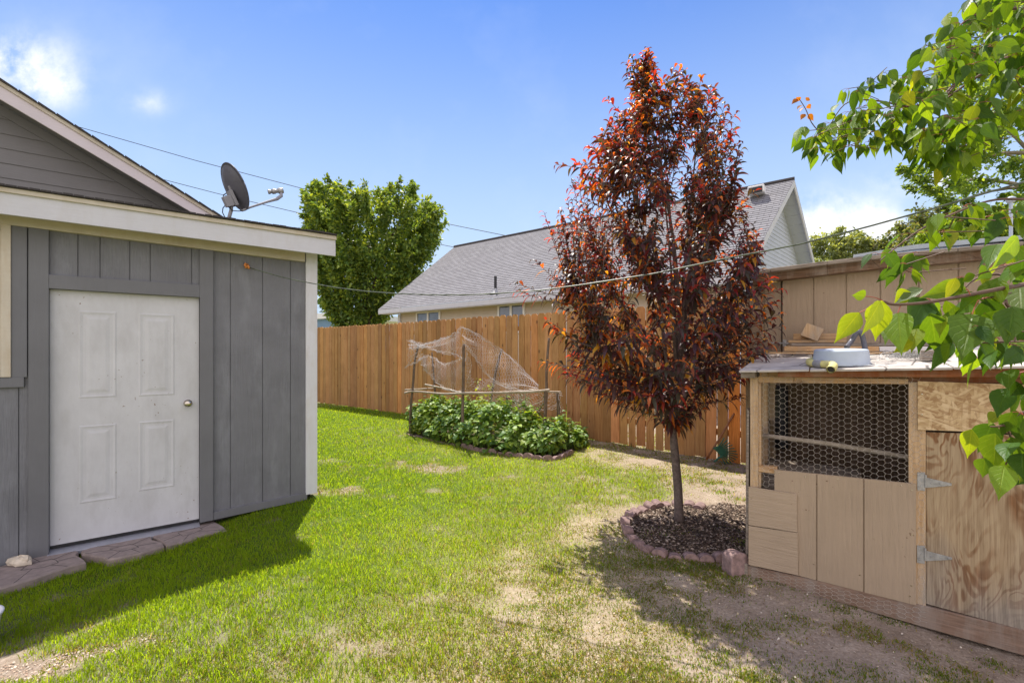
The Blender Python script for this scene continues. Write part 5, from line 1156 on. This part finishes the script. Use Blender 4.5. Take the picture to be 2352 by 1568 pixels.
for i in range(NSH+len(extra)):
    if i < len(extra): x, y, dy = extra[i]; e_ = at(x, y, PT)+V(0, dy, 0); rad = 1
    else:
        y = float(np.interp(rp.random(), cdf, ys_e)); a, b = interp_rows(ENV, y); m, hw = (a+b)/2, (b-a)/2*.97; an = rp.random()*2*np.pi; rad = math.sqrt(rp.random())**.5
        x = m+hw*rad*math.cos(an); e_ = at(x, y, PT)+V(0, hw*rad*math.sin(an)*.95/FL*PT, 0)
    # the shoot leaves the nearest limb somewhat lower down
    tgt = e_-V(0, 0, rp.uniform(.22, .42)); d2 = ((scp-tgt)**2).sum(1)+np.where(scp[:, 2] > e_[2]-.05, 4, 0); s = scp[np.argmin(d2)]
    Ls = np.linalg.norm(e_-s)
    if Ls > .75 and i >= len(extra): s = e_+(s-e_)*(.75/Ls)
    P = smoothpts([s, s+(e_-s)*.5+V(rp.normal(0, .02), rp.normal(0, .02), -.04*Ls), e_], 5); tm.tube(P, list(np.linspace(.005, .0018, len(P))), 4, False)
    P = np.array(P); ln = np.linalg.norm(P[-1]-P[0]); nlv = int(7+ln*15+rp.integers(0, 4)); axd = norm_(P[-1]-P[-4]); side = norm_(np.cross(axd, V(0, 0, 1)+rp.normal(0, .1, 3))); s3 = np.cross(side, axd)
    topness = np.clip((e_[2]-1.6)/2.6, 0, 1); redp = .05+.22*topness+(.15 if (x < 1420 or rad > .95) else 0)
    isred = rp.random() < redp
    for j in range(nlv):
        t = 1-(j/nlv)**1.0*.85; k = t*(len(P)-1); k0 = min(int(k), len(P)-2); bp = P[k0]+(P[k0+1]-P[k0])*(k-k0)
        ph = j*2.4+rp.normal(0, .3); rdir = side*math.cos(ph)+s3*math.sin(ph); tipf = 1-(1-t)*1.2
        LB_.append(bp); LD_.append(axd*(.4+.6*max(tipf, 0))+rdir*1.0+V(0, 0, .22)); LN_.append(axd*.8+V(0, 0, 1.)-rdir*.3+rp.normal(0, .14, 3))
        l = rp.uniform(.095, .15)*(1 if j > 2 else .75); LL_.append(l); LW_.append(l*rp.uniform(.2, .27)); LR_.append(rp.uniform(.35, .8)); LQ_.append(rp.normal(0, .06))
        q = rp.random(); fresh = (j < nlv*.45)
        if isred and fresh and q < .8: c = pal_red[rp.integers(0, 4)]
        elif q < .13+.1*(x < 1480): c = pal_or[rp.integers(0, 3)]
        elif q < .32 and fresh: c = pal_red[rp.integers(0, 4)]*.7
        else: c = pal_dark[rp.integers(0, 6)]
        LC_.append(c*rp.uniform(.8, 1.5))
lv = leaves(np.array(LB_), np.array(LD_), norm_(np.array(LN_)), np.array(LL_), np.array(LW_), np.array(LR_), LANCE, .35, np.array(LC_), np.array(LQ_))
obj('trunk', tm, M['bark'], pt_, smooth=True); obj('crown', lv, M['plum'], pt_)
print('plum leaves', len(LB_))

# ------------------------------------------------------------------ garden bed: leafy rows, weeds, seed heads
def bedleaf(pts, nrm, size, pal, seed, up=.3, dr=.35):
    r = np.random.default_rng(seed); n = len(pts); pal = np.array(pal); a = r.random(n)*6.28
    Dr = norm_(nrm*.5+np.stack([np.cos(a), np.sin(a), -.25+0*a], 1)*.8); Nn = norm_(nrm*.5+V(0, 0, 1)*(.6+up)+r.normal(0, .35, (n, 3)))
    L = size*r.uniform(.55, 1.25, n); return leaves(pts, Dr, Nn, L, L*.72, np.full(n, dr)*r.uniform(.4, 1.6, n), OV, .18, pal[r.integers(0, len(pal), n)]*r.uniform(.7, 1.3, (n, 1)))
def mound(name, label, front, back, h0, h1, n, size, pal, seed, cat='plant', hn=.16, extra=None, loc=None):
    """foliage heaped over a strip between a front and a back line"""
    r = np.random.default_rng(seed); f = np.array([np.asarray(p)[:2] for p in resample(front, .1)]); b = np.array([np.asarray(p)[:2] for p in resample(back, .1)])
    s = r.random(n); fi = np.stack([np.interp(s, np.linspace(0, 1, len(f)), f[:, k]) for k in (0, 1)], 1); bi = np.stack([np.interp(s, np.linspace(0, 1, len(b)), b[:, k]) for k in (0, 1)], 1)
    th = np.pi*r.random(n)**.8*.85; cx_ = .5-.5*np.cos(th); hh = (h0+(h1-h0)*s)*(.82+hn*3.2*(fbm(s*6+seed, cx_*2.5, .5, seed, 3)-.5)+.1*np.sin(s*21+seed)+.07*np.sin(s*47))
    z = np.sin(th)**.55*hh; sh = r.uniform(.72, 1.04, n); p2 = fi+(bi-fi)*(.5+(cx_-.5)*sh)[:, None]
    # let the front bulge over the edging
    p2 += (fi-bi)*(.05*np.sin(np.clip(z/np.maximum(hh, .01), 0, 1)*np.pi))[:, None]
    P = np.stack([p2[:, 0], p2[:, 1], np.maximum(z*sh, .02)], 1); o2 = norm_(np.concatenate([(fi-bi)*np.cos(th)[:, None], (np.sin(th)*.8)[:, None]], 1))
    t = thing(name, label, cat, V(*f[len(f)//2], 0)); obj('foliage', bedleaf(P, o2, size, pal, seed+1), M['leaf'], t)
    mb = MB(); k = r.choice(n, min(n, 90), False)
    for j in k: q = P[j]; base = V(q[0]+r.normal(0, .03)+(bi[j, 0]-fi[j, 0])*.12, q[1]+(bi[j, 1]-fi[j, 1])*.12, 0); mb.tube([base, (base+q)/2+V(r.normal(0, .02), r.normal(0, .02), .05), q], .0035, 4, False)
    obj('stems', mb, M['twig'] if extra is None else extra, t); return t
gst = plain('green_stem', (.12, .2, .05), .6)
BG = [(.16, .28, .06), (.22, .36, .06), (.3, .44, .07), (.36, .48, .08), (.12, .23, .06)]
fr_ = [onz(x, y) for x, y in ((938, 990), (985, 1008), (1060, 1028), (1120, 1040), (1175, 1046))]; bk2 = [p+V(.55, .95, 0) for p in fr_]; bk2[0] = fr_[0]+V(.25, .35, 0); bk2[1] = fr_[1]+V(.4, .75, 0)
mound('leafy_bean_row', 'long dense leafy green plants filling the left of the stick-framed bed', fr_, bk2, .66, .72, 5200, .105, BG, 60, hn=.3, extra=gst)
fr2 = [onz(x, y) for x, y in ((1165, 1040), (1215, 1046), (1262, 1049), (1295, 1044))]; bk3 = [fr2[0]+V(.45, .8, 0), fr2[1]+V(.4, .8, 0), fr2[2]+V(.3, .8, 0), fr2[3]+V(.1, .65, 0)]
mound('leafy_potato_plant', 'bushy green plants at the right end of the bed round the front stick', fr2, bk3, .46, .5, 2300, .1, BG, 64, hn=.35, extra=gst)
fr3 = [onz(x, y) for x, y in ((1300, 1032), (1325, 1034), (1348, 1024))]
mound('small_leafy_plant', 'small leafy plant growing outside the right end of the edging', fr3, [p+V(.02, .5, 0) for p in fr3], .42, .22, 460, .1, BG, 68, hn=.3, extra=gst)
def weedplant(name, label, base, h, n, size, pal, seed, flowers=None):
    r = np.random.default_rng(seed); t = thing(name, label, 'weed', base); mb = MB(); B, Nn = [], []
    for k in range(n):
        b0_ = base+V(r.normal(0, .09), r.normal(0, .07), -.01); tp = b0_+V(r.normal(0, .1), r.normal(0, .08), h*r.uniform(.6, 1.08)); P = smoothpts([b0_, (b0_+tp)/2+V(r.normal(0, .02), 0, 0), tp], 4); mb.tube(P, .0028, 4, False)
        for j in range(26): q = r.random()**.7; B.append(b0_+(tp-b0_)*q+r.normal(0, .022, 3)); Nn.append(V(r.normal(), r.normal(), .3))
    obj('stems', mb, gst, t); obj('foliage', bedleaf(np.array(B), norm_(np.array(Nn)), size, pal, seed), M['leaf'], t); return t
WG = [(.13, .2, .07), (.18, .25, .09), (.1, .17, .06)]
for i, (x, y, Yv, h, s_) in enumerate(((1105, 0, 8.5, .98, 'tall yellow-flowered weed rising through the netting behind the bean row'), (1128, 0, 8.4, .9, 'second tall weed close right of the yellow-flowered one'), (1180, 0, 8.3, .72, 'feathery green weed behind the middle of the bed'), (1205, 0, 8.2, .78, 'feathery weed clump right of the middle stick'), (1225, 0, 8.1, .74, 'weed clump near the right rail end under the netting'), (1160, 0, 8.6, .7, 'low weed clump behind the leafy rows, left of the feathery one'))):
    p = at(x, 900, Yv); p[2] = 0; weedplant('tall_weed', s_, p, h, 9 if i > 1 else 5, .05 if i > 1 else .07, WG if i > 1 else [(.28, .34, .04), (.34, .4, .05)], 70+i)
def seedgrass(label, cx_, cy_, n, seed, dx):
    r = np.random.default_rng(seed); c = onz(cx_, cy_); t = thing('seedhead_grass', label, 'grass clump', c, 0, 'seedhead grass growing at the bed edge'); mb = MB(); hd_ = MB()
    for k in range(n):
        b = c+V(r.normal(0, .06), r.normal(0, .04), 0); tp = b+V(r.uniform(*dx), r.uniform(-.12, .02), r.uniform(.2, .42)); md = (b+tp)/2+V(0, 0, .06); P = smoothpts([b, md, tp], 4); mb.tube(P, .0022, 3, False)
        d_ = unit(tp-md); hd_.tube([tp, tp+d_*.03, tp+d_*.065-V(0, 0, .01), tp+d_*.085-V(0, 0, .02)], [.003, .0075, .006, .001], 6)
    obj('stems', mb, gst, t); obj('seed_heads', hd_, plain('seed_head', (.4, .42, .2), .8), t)
seedgrass('arching seedhead grass leaning left over the front edging blocks', 1215, 1044, 9, 5, (-.55, -.1)); seedgrass('upright seedhead grass by the front right stick', 1262, 1046, 12, 6, (-.15, .15)); seedgrass('seedhead grass behind the small plant outside the edging', 1300, 1032, 8, 8, (-.05, .2))

# stick frame
tf = thing('stick_trellis', 'frame of rough branches lashed round the leafy bed', 'trellis', onz(1064, 1025))
def stick(nm, P, r0, r1, mat):
    P = [p+V(random.uniform(-.012, .012), 0, random.uniform(-.006, .006)) if 0 < i < len(P)-1 else p for i, p in enumerate(P)]; Q = smoothpts(P, 5)
    rs = [r0+(r1-r0)*i/(len(Q)-1)*1+random.uniform(-.0015, .002) for i in range(len(Q))]; mb = MB().tube(Q, rs, 8)
    for k in range(2): i = random.randrange(2, len(Q)-2); mb.tube([Q[i], Q[i]+V(random.uniform(-.03, .03), -.01, .025)], [.008, .004], 5)
    return obj(nm, mb, mat, tf, smooth=True)
def gp(x, y): p = onz(x, y); p[2] = -.05; return p
Y1, Y2, Y3 = 8.6, 7.45, 7.1
stick('post', [gp(942, 994), at(944, 940, Y1), at(948, 880, Y1), at(954, 830, Y1), at(962, 789, Y1)], .026, .02, M['stick'])
stick('post', [gp(1064, 1023), at(1064, 950, Y2), at(1064, 870, Y2), at(1065, 789, Y2)], .026, .022, M['stick'])
stick('post', [gp(1247, 1037), at(1248, 1000, Y3), at(1251, 950, Y3), at(1253, 895, Y3)], .022, .026, M['stick'])
stick('post', [at(1253, 955, Y3+.25), at(1254, 900, Y3+.25), at(1257, 850, Y3+.25), at(1261, 776, Y3+.25)], .022, .02, M['stick'])
stick('post', [V((1000-CX)/FL*9.4, 9.4, -.05), at(998, 905, 9.4), at(995, 860, 9.4), at(992, 809, 9.4)], .024, .017, M['stick'])
stick('post', [V((1125-CX)/FL*8.5, 8.5, -.05), at(1128, 925, 8.5), at(1135, 865, 8.5), at(1148, 820, 8.5), at(1153, 801, 8.5)], .026, .02, M['stick'])
stick('post', [V((1163-CX)/FL*8.7, 8.7, -.05), at(1164, 950, 8.7), at(1165, 907, 8.7)], .022, .022, M['stick'])
stick('post', [V((1286-CX)/FL*7.6, 7.6, -.05), at(1284, 980, 7.6), at(1281, 899, 7.6)], .03, .026, M['stick'])
stick('rail', [at(929, 902, Y1-.1), at(955, 898, Y1-.05), at(1018, 904, 8.0), at(1064, 901.5, Y2-.03), at(1110, 902, 7.4), at(1180, 901, 7.3), at(1225, 898, Y3), at(1262, 895, Y3)], .018, .02, M['stick_pale'])
stick('rail', [at(1215, 894, Y3+.1), at(1252, 899, Y3+.1), at(1287, 900, 7.5)], .015, .015, M['stick_pale'])
stick('rail', [at(931, 895, Y1), at(965, 893, 9.), at(1000, 891, 9.5)], .016, .012, M['stick_pale'])
stick('rail', [at(977, 883, 9.3), at(1010, 890, 9.0), at(1040, 897, 8.8), at(1066, 902, 8.6)], .019, .016, M['stick_pale'])
# draped netting
nt_ = thing('wire_netting', 'crumpled poultry netting draped over the stick frame', 'netting', at(1059, 750, Y2))
def ruled(top_, bot_):
    a = np.array(resample([at(*p) for p in top_], .05)); b = np.array(resample([at(*p) for p in bot_], .05))
    ga = lambda q, u: V(*[np.interp(u, np.linspace(0, 1, len(q)), q[:, k]) for k in range(3)])
    La = np.linalg.norm(np.diff(a, axis=0), axis=1).sum(); Hh = np.mean([np.linalg.norm(ga(a, u)-ga(b, u)) for u in (.1, .5, .9)])
    def f(u, v):
        u = min(max(u, 0), 1); v = min(max(v, 0), 1); p = ga(a, u)*(1-v)+ga(b, u)*v
        bow = math.sin(math.pi*v)*math.sin(math.pi*u); return p+V(.02*math.sin(v*9+u*7), -.16*bow+.03*math.sin(u*17+v*5), .02*math.sin(u*13+v*11))
    return f, La, Hh
NETS = [([(1059, 750, 7.5), (1100, 771, 7.7), (1151, 805, 8.3), (1190, 837, 8.0), (1234, 886, 7.5)], [(1064, 784, 7.3), (1088, 815, 7.3), (1101, 835, 7.4), (1128, 868, 7.5), (1167, 889, 7.4), (1236, 899, 7.2)]),
        ([(936, 782, 8.7), (972, 790, 9.0), (1000, 782, 8.9), (1023, 776, 8.3), (1045, 766, 7.8), (1057, 755, 7.5)], [(938, 800, 8.4), (975, 797, 8.3), (995, 803, 8.2), (1027, 812, 7.8), (1059, 817, 7.4)]),
        ([(943, 781, 8.5), (953, 787, 8.4), (966, 794, 8.4), (975, 797, 8.3)], [(933, 843, 8.6), (945, 836, 8.5), (961, 829, 8.5), (970, 822, 8.5)]),
        ([(961, 829, 8.7), (977, 818, 9.2), (1000, 824, 9.2), (1023, 837, 8.8), (1045, 830, 8.2), (1062, 822, 7.6)], [(972, 845, 8.9), (990, 862, 9.0), (1003, 878, 9.0), (1020, 890, 8.8), (1055, 899, 8.4), (1064, 899, 8.2)]),
        ([(1066, 800, 7.5), (1073, 808, 7.6), (1080, 824, 7.8)], [(1064, 898, 7.9), (1075, 899, 8.), (1092, 899, 8.2)]),
        ([(1092, 878, 8.4), (1115, 868, 8.3), (1128, 868, 8.0), (1170, 888, 7.7)], [(1092, 900, 8.0), (1130, 930, 8.3), (1180, 945, 8.2), (1240, 945, 7.7)]),
        ([(1180, 893, 8.0), (1235, 899, 7.5), (1286, 898, 7.7)], [(1180, 940, 8.2), (1240, 942, 8.0), (1292, 945, 7.8)]),
        ([(1281, 899, 7.55), (1290, 902, 7.5)], [(1281, 960, 7.55), (1292, 960, 7.5)])]
for i, (a, b) in enumerate(NETS):
    f, La, Hh = ruled(a, b); hexnet(f, La, Hh, .066, .0017, 'net_sheet', M['wire'], nt_, .12, 90+i)
eg = MB()
for (a, b) in NETS[:4]:
    for row in (a, b):
        P = [at(*p)+V(0, -.02, 0) for p in row]; Q = smoothpts(P, 5)
        for k in range(4): eg.tube([q+V(random.uniform(-.03, .03), random.uniform(-.02, .02), random.uniform(-.03, .03)) for q in Q], .0018, 4, False)
obj('folded_edge', eg, M['wire'], nt_)

# ------------------------------------------------------------------ pear tree reaching in from the right
trb = V(3.75, 1.7, 0)
pe = thing('pear_tree', 'tree at the right whose glossy green leafy boughs hang over the coop', 'tree', trb)
bm_ = MB(); bm_.tube(smoothpts([trb, trb+V(-.05, .1, .8), trb+V(-.1, .15, 1.5), trb+V(-.15, .4, 2.3), trb+V(-.3, .7, 3.2), trb+V(-.5, 1., 4.0)], 4), list(np.linspace(.12, .03, 21)), 10)
r = np.random.default_rng(77); LB2, LD2, LN2, LL2, LW2, LR2, LC2 = [], [], [], [], [], [], []; pet = MB(); tw = MB()
PGc = np.array([(.095, .19, .02), (.125, .235, .022), (.165, .28, .025), (.06, .14, .022)]); PY = np.array([(.26, .36, .03), (.3, .36, .03), (.2, .33, .03)])
def leaf3(b, tip, wid, col=None, yaw=None, droop=.12):
    d_ = tip-b; L = np.linalg.norm(d_); fc2 = unit(V(0, 0, EYE)-(b+tip)/2)      # faces scatter about the line of sight and the sun
    a = r.normal(0, .75) if yaw is None else yaw; nn = fc2*math.cos(a)+unit(np.cross(d_, fc2))*math.sin(a)+r.normal(0, .15, 3)
    if r.random() < .5: nn = nn+SUN*.4
    LB2.append(b); LD2.append(d_+V(0, 0, droop*L*.6)); LN2.append(nn); LL2.append(L); LW2.append(wid); LR2.append(droop)
    LC2.append((PGc[r.integers(0, 4)] if col is None else np.array(col))*r.uniform(.8, 1.2))
def bough(P, r0, r1): Q = smoothpts(P, 5); bm_.tube(Q, list(np.linspace(r0, r1, len(Q))), 6); return Q
# hand-placed large leaves, nearest boughs
Z1 = 1.12
zx = lambda x: 1837.5+x*.3907
zy = lambda y: 535.9+y*.3907
HERO = [(385, 370, 295, 352, 60, 1), (350, 465, 222, 638, 100, 1), (482, 395, 440, 610, 120, 1), (475, 400, 370, 590, 110, 1), (565, 470, 500, 640, 110, 0), (580, 465, 590, 695, 130, 0), (978, 326, 690, 385, 120, 1), (745, 385, 640, 560, 130, 0), (750, 400, 700, 680, 140, 0), (765, 470, 815, 690, 120, 0), (722, 328, 548, 408, 70, 2), (650, 345, 545, 400, 80, 1),
        (1012, 475, 960, 725, 190, 0), (1165, 260, 1130, 475, 150, 0), (1282, 22, 1125, 218, 105, 1), (880, 650, 845, 765, 80, 0), (1000, 680, 965, 778, 85, 0), (668, 640, 545, 700, 70, 1), (1222, 910, 1155, 1068, 105, 0), (1110, 935, 1150, 1055, 60, 2), (1010, 1150, 992, 1308, 80, 1), (1135, 1115, 1055, 1275, 120, 0), (1150, 1175, 1150, 1395, 140, 0), (1202, 1365, 1165, 1552, 110, 0),
        (1240, 1195, 1275, 1400, 120, 0), (1300, 1060, 1300, 1240, 110, 0), (1090, 1320, 1075, 1425, 80, 0), (1232, 800, 1230, 915, 100, 0), (1300, 885, 1230, 950, 80, 0), (1290, 700, 1188, 775, 90, 0), (1180, 450, 1118, 640, 130, 0), (1290, 310, 1290, 485, 140, 2), (1255, 430, 1235, 645, 140, 0), (1030, 243, 952, 292, 50, 0), (1105, 205, 1040, 265, 80, 0), (905, 430, 935, 530, 60, 0), (1300, 945, 1240, 1065, 95, 0), (1062, 370, 925, 470, 120, 0), (1160, 65, 1090, 200, 90, 0), (1310, 150, 1290, 270, 100, 0), (1130, 700, 1120, 790, 70, 0), (690, 560, 655, 690, 90, 1), (840, 480, 830, 600, 60, 1), (1250, 1230, 1180, 1330, 100, 0), (1310, 1290, 1300, 1440, 110, 0), (1180, 1060, 1100, 1120, 70, 1)]
for bx, by, tx2, ty2, wz2, kd in HERO:
    Zb = Z1+r.uniform(-.07, .1); b = at(zx(bx), zy(by), Zb); tp = at(zx(tx2), zy(ty2), Zb+r.uniform(-.06, .06))
    leaf3(b, tp, wz2*.3907*1.12/FL*Zb, PY[r.integers(0, 3)] if kd == 1 else ((.16, .24, .1) if kd == 2 else None), r.uniform(-.5, .5), .2)
def hp_(x, y, Z_): return at(zx(x), zy(y), Z_)
q = bough([hp_(1520, 240, 1.3), hp_(1317, 300, 1.2), hp_(1180, 325, 1.15), hp_(1000, 360, 1.13), hp_(750, 405, 1.12), hp_(560, 418, 1.12), hp_(490, 398, 1.12)], .007, .003)
for a, b in (((1000, 360), (975, 326)), ((1050, 390), (1012, 475)), ((490, 398), (385, 370)), ((520, 410), (350, 465)), ((600, 415), (575, 468)), ((770, 400), (745, 385))): pet.tube(smoothpts([hp_(*a, 1.12), hp_((a[0]+b[0])/2, (a[1]+b[1])/2-8, 1.12), hp_(*b, 1.12)], 4), .0012, 5)
bough([hp_(1320, 240, 1.2), hp_(1230, 255, 1.18), hp_(1150, 240, 1.2), hp_(1030, 270, 1.2), hp_(970, 320, 1.2)], .004, .002)
bough([hp_(1500, 880, 1.2), hp_(1310, 915, 1.13), hp_(1235, 905, 1.12)], .004, .002)
bough([hp_(1520, 1080, 1.2), hp_(1317, 1050, 1.15), hp_(1200, 1125, 1.12), hp_(1120, 1135, 1.12)], .004, .002); bough([hp_(1200, 1125, 1.12), hp_(1240, 1210, 1.12), hp_(1210, 1360, 1.12)], .003, .0018)
bough([hp_(1520, 500, 1.25), hp_(1317, 480, 1.2), hp_(1225, 430, 1.15), hp_(1210, 390, 1.15)], .005, .003)
bough([trb+V(-.1, .1, 1.6), at(2700, 700, 1.5), hp_(1520, 240, 1.3)], .012, .006); bough([hp_(1520, 240, 1.3), hp_(1560, 500, 1.28), hp_(1520, 880, 1.22), hp_(1540, 1080, 1.2)], .006, .004)
# scattered leaf clusters by zone: (polygon, depth range, number, leaf length)
ZONES = [([(1838, 275), (1900, 262), (1935, 235), (1960, 178), (2010, 165), (2100, 175), (2180, 180), (2180, 300), (2110, 350), (2060, 345), (1960, 350), (1895, 368), (1842, 352)], 2.05, 2.35, 290, .084, 0),
         ([(2090, 140), (2130, 100), (2160, 60), (2200, 5), (2300, -40), (2480, -60), (2480, 300), (2360, 300), (2250, 290), (2200, 300), (2150, 270), (2100, 240)], 1.8, 2.4, 560, .086, 0),
         ([(2100, 300), (2200, 270), (2300, 290), (2240, 350), (2210, 375), (2130, 355)], 1.9, 2.2, 80, .1, 0),
         ([(2000, 590), (2020, 565), (2080, 570), (2110, 500), (2200, 475), (2352, 450), (2420, 450), (2420, 520), (2330, 520), (2230, 520), (2120, 545), (2110, 625), (2060, 630), (2010, 620)], 1.55, 1.8, 62, .085, 0),
         ([(2140, 640), (2352, 590), (2420, 600), (2420, 900), (2300, 860), (2200, 800), (2140, 760)], 1.1, 1.5, 60, .085, 0),
         ([(2250, 540), (2352, 540), (2420, 560), (2400, 640), (2260, 630)], 1.1, 1.5, 16, .085, 0),
         ([(2290, 860), (2352, 850), (2460, 850), (2460, 1120), (2310, 1040)], 1.05, 1.4, 40, .085, 0)]
for poly, za, zb2, n, ls, kd in ZONES:
    pl = np.array(poly, float); lo2, hi_ = pl.min(0), pl.max(0); c = 0
    while c < n:
        p = lo2+(hi_-lo2)*r.random(2)
        if not inside(np.array([p[0]]), np.array([p[1]]), pl)[0]: continue
        Z_ = r.uniform(za, zb2); node = at(p[0], p[1], Z_)
        for j in range(r.integers(2, 5)):
            a = r.random()*6.28; b = node+V(math.cos(a), math.sin(a), .1)*r.uniform(.01, .04); L = ls*r.uniform(.6, 1.12); hang = V(math.cos(a)*.5, math.sin(a)*.5, -r.uniform(.3, 1.4)); tp = b+unit(hang)*L
            leaf3(b, tp, L*r.uniform(.42, .6), PY[r.integers(0, 3)] if r.random() < .12 else None, r.normal(0, .9), r.uniform(.05, .3)); pet.tube([node, (node+b)/2+V(0, 0, .004), b], .0009, 3, False); c += 1
        if r.random() < .5: tw.tube([node, node+V(r.uniform(.05, .12), r.normal(0, .05), r.normal(.0, .03))], .0018, 4, False)
for x, y, tx3, ty3 in ((1832, 228, 1818, 240), (1836, 232, 1828, 222), (1842, 242, 1830, 252), (1846, 248, 1836, 258), (1852, 232, 1858, 222), (1856, 240, 1862, 250), (1848, 262, 1840, 276), (1858, 262, 1868, 278), (1900, 262, 1922, 272), (1925, 240, 1905, 262)):
    leaf3(at(x, y, 2.3), at(tx3, ty3, 2.3), .026 if x < 1870 else .04, (.42, .16, .03) if x < 1862 else None, .3, .1)
bough([trb+V(-.2, .5, 2.6), at(2480, 90, 2.3), at(2352, 122, 2.25), at(2280, 150, 2.2), at(2200, 190, 2.2), at(2150, 235, 2.2), at(2080, 245, 2.2)], .022, .004)
bough([at(2300, 145, 2.2), at(2240, 180, 2.15), at(2190, 215, 2.12), at(2155, 240, 2.1)], .008, .003); bough([at(2080, 245, 2.2), at(2000, 230, 2.2), at(1940, 240, 2.25), at(1900, 300, 2.3)], .004, .002)
bough([at(2000, 300, 2.25), at(1920, 330, 2.28), at(1870, 290, 2.3), at(1850, 250, 2.3), at(1834, 225, 2.3)], .003, .0015); bough([at(2090, 245, 2.2), at(2040, 290, 2.2), at(1995, 305, 2.25)], .004, .003)
bough([at(2200, 190, 2.2), at(2140, 260, 2.15), at(2110, 310, 2.1), at(2125, 350, 2.1)], .004, .002); bough([at(2480, 30, 2.2), at(2330, 20, 2.1), at(2230, 40, 2.1), at(2190, 80, 2.1)], .008, .003)
bough([trb+V(-.1, .2, 1.9), at(2520, 470, 1.8), at(2352, 458, 1.7), at(2270, 462, 1.68), at(2180, 495, 1.66), at(2110, 530, 1.66), at(2050, 575, 1.66), at(2020, 600, 1.66)], .006, .0018)
lv2 = leaves(np.array(LB2), np.array(LD2), norm_(np.array(LN2)), np.array(LL2), np.array(LW2), np.array(LR2), [.05, .62, .93, 1., .95, .8, .58, .33, .12, .0], .3, np.array(LC2), r.normal(0, .05, len(LB2)))
obj('bough', bm_, M['twig'], pe, smooth=True); obj('leaves', ribbed(lv2, 10), M['pear'], pe, smooth=True); obj('leaf_stalks', pet, M['petiole'], pe, kind='stuff'); obj('twigs', tw, M['twig'], pe, kind='stuff')
